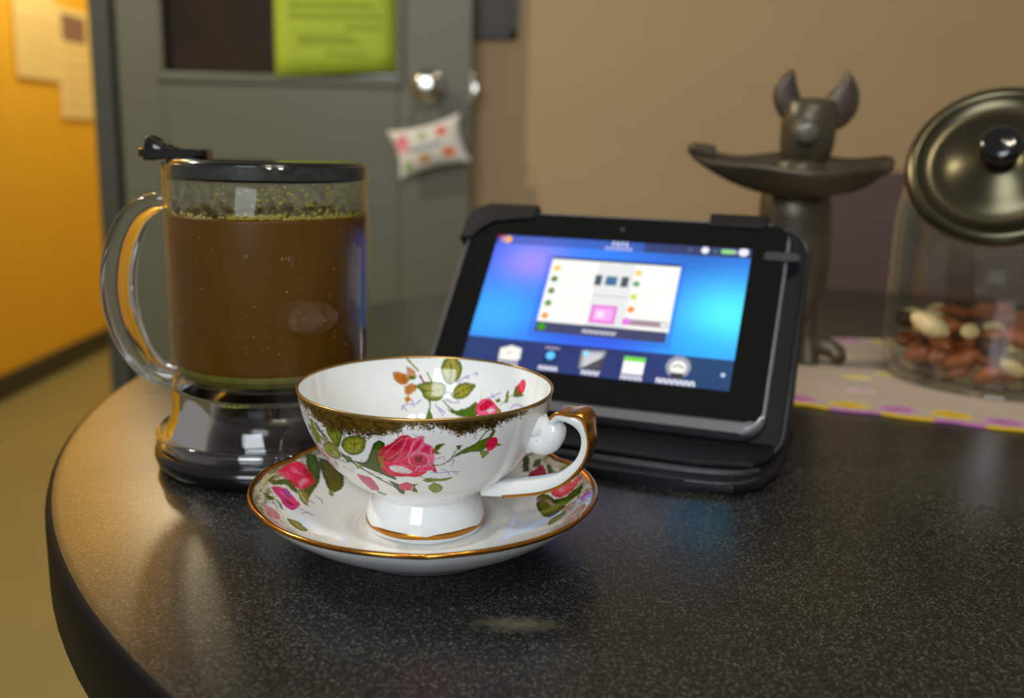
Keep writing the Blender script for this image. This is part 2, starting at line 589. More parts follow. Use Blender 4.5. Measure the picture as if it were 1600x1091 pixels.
structure(box('floor', -3.2, 3.4, -2.6, 5.6, -0.05, 0.0, M['floor']))
structure(box('wall_back', -0.83, 3.4, 2.07, 2.19, 0.0, 2.6, M['tan_wall']))
structure(box('wall_left', -1.87, -1.75, 1.4, 5.5, 0.0, 2.6, M['yellow_wall']))
structure(box('wall_hall', -1.75, 1.2, 5.4, 5.5, 0.0, 2.6, M['yellow_wall']))
structure(box('baseboard_left', -1.75, -1.735, 1.4, 5.4, 0.0, 0.085, M['base_dark'], bev=0.003))
structure(box('baseboard_back', -0.08, 3.4, 2.055, 2.07, 0.0, 0.085, M['base_dark'], bev=0.003))

tr = structure(bpy.data.objects.new('trim_1', None)); COL.objects.link(tr)
box('door_casing', -0.845, -0.802, 1.985, 2.20, 0.0, 2.12, M['trim_grey'], tr, bev=0.004)
box('casing_gap_strip', -0.802, -0.788, 1.998, 2.07, 0.0, 2.10, M['trim_shade'], tr, bev=0.004)  # strip whose darker colour stands for the shaded gap beside the casing

# door leaf folded back flat in front of the tan wall, latch edge to the right
DX0, DX1, DY0, DY1 = -0.786, -0.092, 1.975, 2.010
WX0, WX1, WZ0, WZ1 = -0.700, -0.236, TZ + 0.272, 1.90
door = structure(bpy.data.objects.new('door_1', None)); COL.objects.link(door)
bm = bmesh.new()
box_bm(bm, DX0, WX0, DY0, DY1, 0.01, 2.05, 0.002)
box_bm(bm, WX1, DX1, DY0, DY1, 0.01, 2.05, 0.002)
box_bm(bm, WX0, WX1, DY0, DY1, 0.01, WZ0, 0.002)
box_bm(bm, WX0, WX1, DY0, DY1, WZ1, 2.05, 0.002)
bm_obj('door_leaf', bm, M['door_grey'], door)
bm = bmesh.new()
for a in ((WX0 - 0.012, WX0 + 0.006, WZ0 - 0.012, WZ1 + 0.012), (WX1 - 0.006, WX1 + 0.012, WZ0 - 0.012, WZ1 + 0.012), (WX0, WX1, WZ0 - 0.012, WZ0 + 0.006), (WX0, WX1, WZ1 - 0.006, WZ1 + 0.012)):
    box_bm(bm, a[0], a[1], DY0 - 0.008, DY0 + 0.012, a[2], a[3], 0.004)
bm_obj('window_moulding', bm, M['door_grey'], door)
box('pane', WX0, WX1, DY0 + 0.016, DY0 + 0.021, WZ0, WZ1, M['door_glass'], door)
knob_z = TZ + 0.262
kn = lathe('door_knob', [(0.0001, 0.062), (0.016, 0.061), (0.026, 0.054), (0.029, 0.044), (0.026, 0.034), (0.014, 0.026), (0.011, 0.016), (0.012, 0.008), (0.031, 0.006), (0.033, 0.0), (0.0001, 0.0)], M['chrome'], door, 32, per=4)
kn.location = (-0.176, DY0, knob_z)
kn.rotation_euler = (math.radians(90), 0, 0)
kn['label'] = 'chrome round door knob'
lt = bmesh.new()
box_bm(lt, DX1, DX1 + 0.0015, DY0 + 0.005, DY1 - 0.005, knob_z - 0.03, knob_z + 0.03, 0.0005)
box_bm(lt, DX1, DX1 + 0.012, DY0 + 0.008, DY1 - 0.010, knob_z - 0.010, knob_z + 0.010, 0.003)
bm_obj('latch', lt, M['chrome'], door)

# lime sheet taped over the door window
sheet = thing('paper_notice', 'lime green paper notice taped over the dark door window', 'paper', (-0.357, DY0 - 0.0095, TZ + 0.283))
g = np.linspace(0, 1, 9)
V = []
for zz in g:
    for xx in g:
        V.append((-0.117 + 0.234 * xx, -0.002 - 0.004 * math.sin(xx * 3.1) * (1 - zz), -0.002 + 0.014 * (xx - 0.5) + 0.30 * zz))
so = mesh_obj('sheet', V, ring_faces(9, 9, False), M['lime'], sheet)
md = so.modifiers.new('thickness', 'SOLIDIFY'); md.thickness = 0.0006
bm = bmesh.new()
random.seed(4)
for k, (z0, x0, x1) in enumerate([(0.035, -0.02, 0.06), (0.055, -0.07, 0.05), (0.066, -0.075, 0.03), (0.085, 0.02, 0.085), (0.105, -0.09, 0.09), (0.125, -0.09, 0.07)]):
    x = x0
    while x < x1:
        w = random.uniform(0.008, 0.02)
        box_bm(bm, x, min(x + w, x1), -0.0085, -0.0078, z0, z0 + 0.006)
        x += w + 0.005
bm_obj('faint_print', bm, M['lime_ink'], sheet)

# picture on the tan wall, half behind the door leaf
pf = thing('picture', 'dark framed picture on the tan wall beside the grey door', 'picture', (-0.075, 2.07, TZ + 0.365))
bm = bmesh.new()
for a in ((-0.075, -0.060, 0, 0.20), (0.055, 0.070, 0, 0.20), (-0.075, 0.070, 0, 0.015), (-0.075, 0.070, 0.185, 0.20)):
    box_bm(bm, a[0], a[1], -0.02, -0.001, a[2], a[3], 0.002)
bm_obj('frame', bm, M['picture'], pf)
box('print', -0.062, 0.057, -0.010, -0.002, 0.012, 0.188, M['picture_face'], pf)

# papers on the yellow hall wall
def wall_paper(name, label, y0, y1, z0, z1, rows, cols):
    t = thing(name, label, 'calendar' if cols > 1 else 'paper', (-1.75, (y0 + y1) / 2, z0))
    w = y1 - y0
    hgt = z1 - z0
    box('sheet', 0.004, 0.010, -w / 2, w / 2, 0, hgt, mat(name + '_paper', (238, 214, 140), 0.7, var=0.06, vscale=12), t, bev=0.001)
    bm = bmesh.new()
    for i in range(1, rows):
        box_bm(bm, 0.0095, 0.0106, -w / 2 + 0.012, w / 2 - 0.012, hgt * 0.72 * i / rows, hgt * 0.72 * i / rows + 0.004)
    for j in range(1, cols):
        box_bm(bm, 0.0095, 0.0106, -w / 2 + w * j / cols, -w / 2 + w * j / cols + 0.003, 0.01, hgt * 0.70)
    bm_obj('ruled_lines', bm, mat(name + '_ink', (196, 158, 70), 0.7), t)
    return t, w, hgt


t, w, hgt = wall_paper('wall_calendar', 'cream calendar hanging on the yellow wall next to the dark door casing', 3.82, 4.09, TZ + 0.208, TZ + 0.62, 6, 5)
box('calendar_photo', 0.0095, 0.0112, -w / 2 + 0.03, w / 2 - 0.03, 0.29, 0.39, mat('faded_mauve_photo', (128, 96, 76), 0.6, var=0.5, vscale=30), t)
wall_paper('wall_paper', 'cream paper pinned on the yellow wall left of the calendar', 3.50, 3.81, TZ + 0.342, TZ + 0.66, 7, 1)

# ------------------------------------------------------------------ round table
TX, TY, TR = 0.26805, 0.62626, 0.52267
table = thing('round_table', 'round black speckled laminate table under the tea things', 'table', (TX, TY, 0.0))
top = lathe('tabletop', [(0.0001, TZ), (TR - 0.006, TZ), (TR - 0.003, TZ - 0.0006)], M['laminate'], table, 160, smooth=True)
lathe('table_edge', [(TR - 0.003, TZ - 0.0006), (TR - 0.0008, TZ - 0.002), (TR, TZ - 0.005), (TR, TZ - 0.034), (TR - 0.003, TZ - 0.038), (TR - 0.02, TZ - 0.040), (0.0001, TZ - 0.040)], M['table_edge'], table, 160)
lathe('pedestal', [(0.0001, TZ - 0.040), (0.16, TZ - 0.040), (0.15, TZ - 0.055), (0.05, TZ - 0.07), (0.04, 0.40), (0.045, 0.12), (0.06, 0.06), (0.0001, 0.06)], M['table_edge'], table, 40)
lathe('foot_plate', [(0.0001, 0.06), (0.08, 0.058), (0.26, 0.03), (0.29, 0.012), (0.29, 0.0), (0.0001, 0.0)], M['table_edge'], table, 64)

# ------------------------------------------------------------------ chair behind the table
ch = thing('dining_chair', 'mauve brown padded chair back behind the figurine and jar', 'chair', (0.595, 1.42, 0.0), math.radians(-8))
o = prism('backrest', rounded_rect(-0.20, 0.20, 0.0, 0.46, 0.04), -0.025, 0.025, M['mauve'], ch, bev=0.012, seg=3)
o.rotation_euler = (math.radians(90), 0, 0); o.location = (0, 0, 0.42)
o = prism('seat', rounded_rect(-0.21, 0.21, -0.42, 0.0, 0.05), 0.40, 0.46, M['mauve'], ch, bev=0.015, seg=3)
o.location = (0, 0.44, 0)
for sx in (-1, 1):
    tube('leg', [(sx * 0.18, 0.42, 0.41), (sx * 0.19, 0.44, 0.0)], [0.02, 0.014], M['chair_wood'], ch, 10, per=1)
    tube('leg', [(sx * 0.18, 0.02, 0.60), (sx * 0.18, 0.02, 0.40), (sx * 0.19, -0.04, 0.0)], [0.018, 0.02, 0.014], M['chair_wood'], ch, 10, per=6)

# ------------------------------------------------------------------ little pillow hanging from the door knob
pil = thing('door_pillow', 'small white floral pillow hanging by a ribbon from the door knob', 'pillow', (-0.171, DY0 - 0.035, TZ + 0.147))
nu = 61
a = np.linspace(-1, 1, nu)
UU, VV = np.meshgrid(a, a)
W2, H2 = 0.074, 0.048
X = W2 * UU * (1 - 0.13 * (1 - VV ** 2))
Z = H2 * VV * (1 - 0.16 * (1 - UU ** 2))
D = 0.024 * np.power(np.clip((1 - UU ** 2) * (1 - VV ** 2), 0, 1), 0.45)
cols = np.ones((nu * nu, 4)); cols[:, :3] = lin((232, 226, 216))
blob = lambda x, y, rx, ry, c1, c2: ['p', [[x + rx * math.cos(k * .7), y + ry * math.sin(k * .7)] for k in range(9)], c1, c2, 4]
items = [blob(-48, 12, 14, 12, (232, 130, 140), (245, 160, 170)), blob(-42, 22, 9, 7, (220, 90, 90), (230, 110, 110)), blob(-7, 22, 8, 7, (120, 170, 80), (130, 180, 90)), blob(28, 22, 10, 9, (235, 120, 70), (225, 60, 50)),
         blob(33, -17, 12, 9, (240, 130, 60), (235, 95, 35)), blob(-12, -19, 13, 9, (215, 165, 90), (205, 150, 70)), blob(-44, -25, 9, 8, (140, 180, 100), (120, 170, 80)), blob(5, -34, 6, 4, (200, 200, 190), (210, 210, 205)),
         ['l', [[-36, 0], [-28, 4], [-22, -3], [-15, 5], [-8, -2], [0, 4], [8, -2], [15, 4], [24, 2]], (140, 160, 165), 6]]
paint(cols, UU.ravel() * 62, VV.ravel() * 40, items, aa=1.2, jitter=1.0)
Vf = np.stack([X, -D, Z], -1).reshape(-1, 3)
Vb = np.stack([X, D, Z], -1).reshape(-1, 3)
F1 = ring_faces(nu, nu, False)
cover = mesh_obj('pillow_cover', np.vstack([Vf, Vb]), np.vstack([F1, F1[:, ::-1] + nu * nu]), print_mat('floral_cotton', 0.8, bump=0.3), pil, colors=np.vstack([cols, cols]))
cover.rotation_euler = (0, math.radians(-15), 0)
tube('ribbon', [(-0.058, 0.0, 0.024), (-0.035, 0.012, 0.07), (-0.012, 0.030, 0.124), (-0.002, 0.030, 0.130), (0.010, 0.030, 0.122), (0.022, 0.012, 0.085), (0.036, 0.0, 0.052)], 0.0022, M['cord'], pil, 6)

# ------------------------------------------------------------------ cloth mat under figurine and jar
FL, FR, BR, BL = np.array((0.150, 0.612)), np.array((0.470, 0.482)), np.array((0.60, 0.80)), np.array((0.215, 0.826))
nx, ny = 220, 110
ss, tt = np.meshgrid(np.linspace(0, 1, nx), np.linspace(0, 1, ny))
scal = 0.0030 * np.abs(np.sin(ss * 26)) * (1 - tt) ** 6
PX = (FL[0] * (1 - ss) + FR[0] * ss) * (1 - tt) + (BL[0] * (1 - ss) + BR[0] * ss) * tt - scal * 0.37
PY = (FL[1] * (1 - ss) + FR[1] * ss) * (1 - tt) + (BL[1] * (1 - ss) + BR[1] * ss) * tt - scal * 0.93
PZ = 0.0016 + 0.0006 * np.sin(ss * 23 + tt * 5) * np.sin(tt * 17)
cols = np.ones((nx * ny, 4)); cols[:, :3] = lin((176, 162, 146))
su, tv = ss.ravel() * 345, tt.ravel() * 260
items = []
random.seed(9)
YE, PV = ((222, 196, 70), (200, 164, 20)), ((196, 140, 190), (172, 104, 160))
k = 0
for x in np.arange(6, 345, 30):
    c = (YE, PV)[k % 2]
    items.append(['p', [[x + 13 * math.cos(q) + random.uniform(-2, 2), 16 + 9 * math.sin(q)] for q in np.linspace(0, 6.28, 9)[:-1]], c[0], c[1], 4])
    c = (PV, YE)[k % 2]
    items.append(['l', [[x - 8, 1], [x + 18, 1]], c[1], 6])
    items.append(['p', [[x + 12 * math.cos(q), 246 + 9 * math.sin(q)] for q in np.linspace(0, 6.28, 9)[:-1]], c[0], c[1], 4])
    k += 1
for y in np.arange(40, 240, 30):
    c = (PV, YE)[k % 2]; k += 1
    items.append(['p', [[12 + 9 * math.cos(q), y + 12 * math.sin(q)] for q in np.linspace(0, 6.28, 9)[:-1]], c[0], c[1], 4])
for q in range(14):
    x, y = random.uniform(30, 330), random.uniform(50, 220)
    c = random.choice([((190, 196, 190), (176, 186, 184)), ((206, 180, 190), (196, 160, 176)), ((214, 200, 140), (206, 188, 110))])
    items.append(['p', [[x + 10 * math.cos(z), y + 8 * math.sin(z)] for z in np.linspace(0, 6.28, 8)[:-1]], c[0], c[1], 5])
paint(cols, su, tv, items, aa=1.5, jitter=1.5)
cl = mesh_obj('table_mat', np.stack([PX, PY, PZ + TZ], -1).reshape(-1, 3), ring_faces(ny, nx, False), print_mat('floral_cotton_mat', 0.85, bump=0.4), colors=cols)
md = cl.modifiers.new('thickness', 'SOLIDIFY'); md.thickness = 0.0014; md.offset = -1
tag(cl, 'pale floral cloth mat with yellow and purple scalloped border under the jar', 'cloth mat')

# ------------------------------------------------------------------ tea maker
MX, MY = -0.1198, 0.4750
mug = thing('tea_infuser_mug', 'clear tea infuser mug with black lid and black base holding brown tea', 'tea maker', (MX, MY, TZ))
RB = 0.0486
lathe('clear_body', [(RB - 0.0022, 0.146), (RB - 0.0012, 0.1475), (RB, 0.1468), (RB, 0.120), (RB, 0.060), (RB, 0.0405)], M['shell'], mug, 96)
lathe('clear_skirt', [(RB, 0.0400), (RB, 0.032), (RB + 0.0005, 0.026), (RB + 0.0035, 0.0195), (RB + 0.0068, 0.0155), (RB + 0.0072, 0.0128), (RB + 0.0030, 0.0128), (RB + 0.0005, 0.0175), (RB - 0.0028, 0.0250), (RB - 0.0032, 0.032), (RB - 0.0030, 0.0400), (RB, 0.0400)], M['handle_glass'], mug, 96)
lathe('misted_band', [(RB - 0.0016, 0.1395), (RB - 0.0016, 0.1245)], M['misted'], mug, 96)
lathe('inner_floor', [(RB - 0.0018, 0.052), (RB - 0.003, 0.046), (RB - 0.009, 0.0425), (0.030, 0.0405), (0.018, 0.038), (0.017, 0.030), (0.0001, 0.030)], M['shell'], mug, 64, per=4)
lathe('skirt_bead', [(RB + 0.0040, 0.0125), (RB + 0.0068, 0.0118), (RB + 0.0086, 0.0135), (RB + 0.0086, 0.017), (RB + 0.0070, 0.019), (RB + 0.0045, 0.0175), (RB + 0.0040, 0.0125)], M['handle_glass'], mug, 96)
lathe('base', [(0.0001, 0.0125), (0.050, 0.0122), (0.0555, 0.0112), (0.0578, 0.0095), (0.0582, 0.0065), (0.0568, 0.0022), (0.054, 0.0), (0.0001, 0.0)], M['black_plastic'], mug, 96)
lathe('valve', [(0.0001, 0.037), (0.018, 0.0365), (0.027, 0.034), (0.034, 0.029), (0.0385, 0.021), (0.0405, 0.0132), (0.0001, 0.0132)], M['valve'], mug, 48, per=3)
lathe('sediment_ring', [(RB - 0.0026, 0.0535), (RB - 0.0028, 0.050), (RB - 0.0045, 0.0465), (RB - 0.011, 0.0445), (RB - 0.014, 0.0455)], M['sediment'], mug, 96)
lid = lathe('lid', [(0.0001, 0.1490), (0.020, 0.1494), (0.042, 0.1492), (0.0462, 0.1484), (0.0466, 0.1470), (0.0466, 0.1408), (0.0440, 0.1400), (0.0001, 0.1400)], M['black_plastic'], mug, 96)
lathe('lid_flange', [(0.04675, 0.1470), (0.04675, 0.1412)], M['speck'], lid, 96)
# lid lever, thick upturned end beyond the rim
L2 = prism('lid_lever', rounded_rect(-0.0095, 0.0095, -0.0205, 0.0125, 0.0055), 0.0, 0.0042, M['black_plastic'], lid, bev=0.0012)
L2.location = (-0.0400, 0.0, 0.1492); L2.rotation_euler = (0, 0, math.radians(-90))
tube('lever_tip', [(-0.0420, 0, 0.1510), (-0.0480, 0, 0.1516), (-0.0525, 0, 0.1526), (-0.0565, 0, 0.1534)], [(0.0024, 0.0085), (0.0034, 0.0088), (0.0052, 0.0085), (0.0062, 0.0075)], M['black_plastic'], lid, 14, square=True)
# handle: broad clear D-shaped strap
tube('handle', [(-0.0472, 0, 0.1290), (-0.0555, 0, 0.1275), (-0.0655, 0, 0.1200), (-0.0725, 0, 0.1050), (-0.0755, 0, 0.0860), (-0.0735, 0, 0.0680), (-0.0670, 0, 0.0520), (-0.0580, 0, 0.0425), (-0.0475, 0, 0.0400)],
     [(0.0035, 0.0075), (0.0045, 0.0075), (0.0060, 0.0075), (0.0072, 0.0075), (0.0074, 0.0075), (0.0070, 0.0075), (0.0058, 0.0075), (0.0045, 0.0075), (0.0040, 0.0075)], M['handle_glass'], mug, 24, up=(0, 0, 1), square=True, per=10)
# tea
tea = lathe('brewed_tea', [(0.0001, 0.1232), (RB - 0.0042, 0.1232), (RB - 0.0024, 0.1240), (RB - 0.0022, 0.1225), (RB - 0.0022, 0.0545), (RB - 0.0034, 0.0485), (RB - 0.0095, 0.0455), (0.0001, 0.0440)], M['tea'], None, 96)
tea.location = (MX, MY, TZ)
tag(tea, 'murky brown tea filling the clear infuser mug', 'tea')
random.seed(21)
V, F = [], []
def flake(r, th, z, s):
    n0 = len(V)
    c = Vector((r * math.cos(th), r * math.sin(th), z))
    t_ = Vector((-math.sin(th), math.cos(th), 0)); u_ = Vector((0, 0, 1)); rad = Vector((math.cos(th), math.sin(th), 0))
    k = 6
    ph = random.random() * 6
    for q in range(k):
        rr = s * random.uniform(0.6, 1.25)
        V.append(tuple(c + t_ * (rr * math.cos(ph + q * 6.283 / k)) + u_ * (rr * 0.7 * math.sin(ph + q * 6.283 / k))))
    V.append(tuple(c + rad * s * 0.45)); V.append(tuple(c - rad * s * 0.3))
    for q in range(k):
        F.append((n0 + q, n0 + (q + 1) % k, n0 + k)); F.append((n0 + (q + 1) % k, n0 + q, n0 + k + 1))
for q in range(230):
    th = random.uniform(0, 2 * math.pi)
    flake(RB - 0.0036, th, 0.1242 + random.gauss(0, 0.0007), random.uniform(0.0007, 0.0016))
for q in range(110):      # crowded towards the right of the mug
    th = random.gauss(-0.75, 0.45)
    flake(RB - 0.0036, th, 0.1244 + random.gauss(0, 0.0011), random.uniform(0.0007, 0.0015))
for q in range(120):      # stuck to the wall above the tea
    th = random.gauss(-1.0, 0.40)
    flake(RB - 0.0030, th, random.uniform(0.127, 0.1395), random.uniform(0.0004, 0.0011))
for q in range(60):
    th = random.uniform(-3.0, -0.2)
    flake(RB - 0.0022, th, random.uniform(0.06, 0.120), random.uniform(0.0002, 0.0005))
for q in range(160):
    th = random.uniform(0, 2 * math.pi)
    r = random.uniform(0.01, RB - 0.004)
    flake(r, th, 0.1236, random.uniform(0.0005, 0.0012))
fl = mesh_obj('tea_leaf_bits', V, F, M['leafbit'], tea, smooth=False)
fl['kind'] = 'stuff'
def dome_on_wall(name, th, z, s1, s2, material):
    bm_ = bmesh.new()
    bmesh.ops.create_uvsphere(bm_, u_segments=20, v_segments=12, radius=1.0)
    o_ = bm_obj(name, bm_, material, tea, True)
    o_.scale = (0.0009, s1, s2)
    o_.location = ((RB - 0.0022) * math.cos(th), (RB - 0.0022) * math.sin(th), z)
    o_.rotation_euler = (0, 0, th)
    return o_
M['pale_film'] = thin_glass('pale_disc_film', (0.93, 0.9, 0.84), 1.3, 0.08, haze=0.22, haze_rgb=(190, 150, 100))  # film of the flat pale discs at the side of the tea
dome_on_wall('pale_disc', -0.92, 0.0787, 0.0125, 0.0078, M['pale_film'])
dome_on_wall('pale_disc', -1.12, 0.1055, 0.0022, 0.0030, M['pale_film'])
dome_on_wall('pale_disc', -1.55, 0.1075, 0.0022, 0.0018, M['pale_film'])

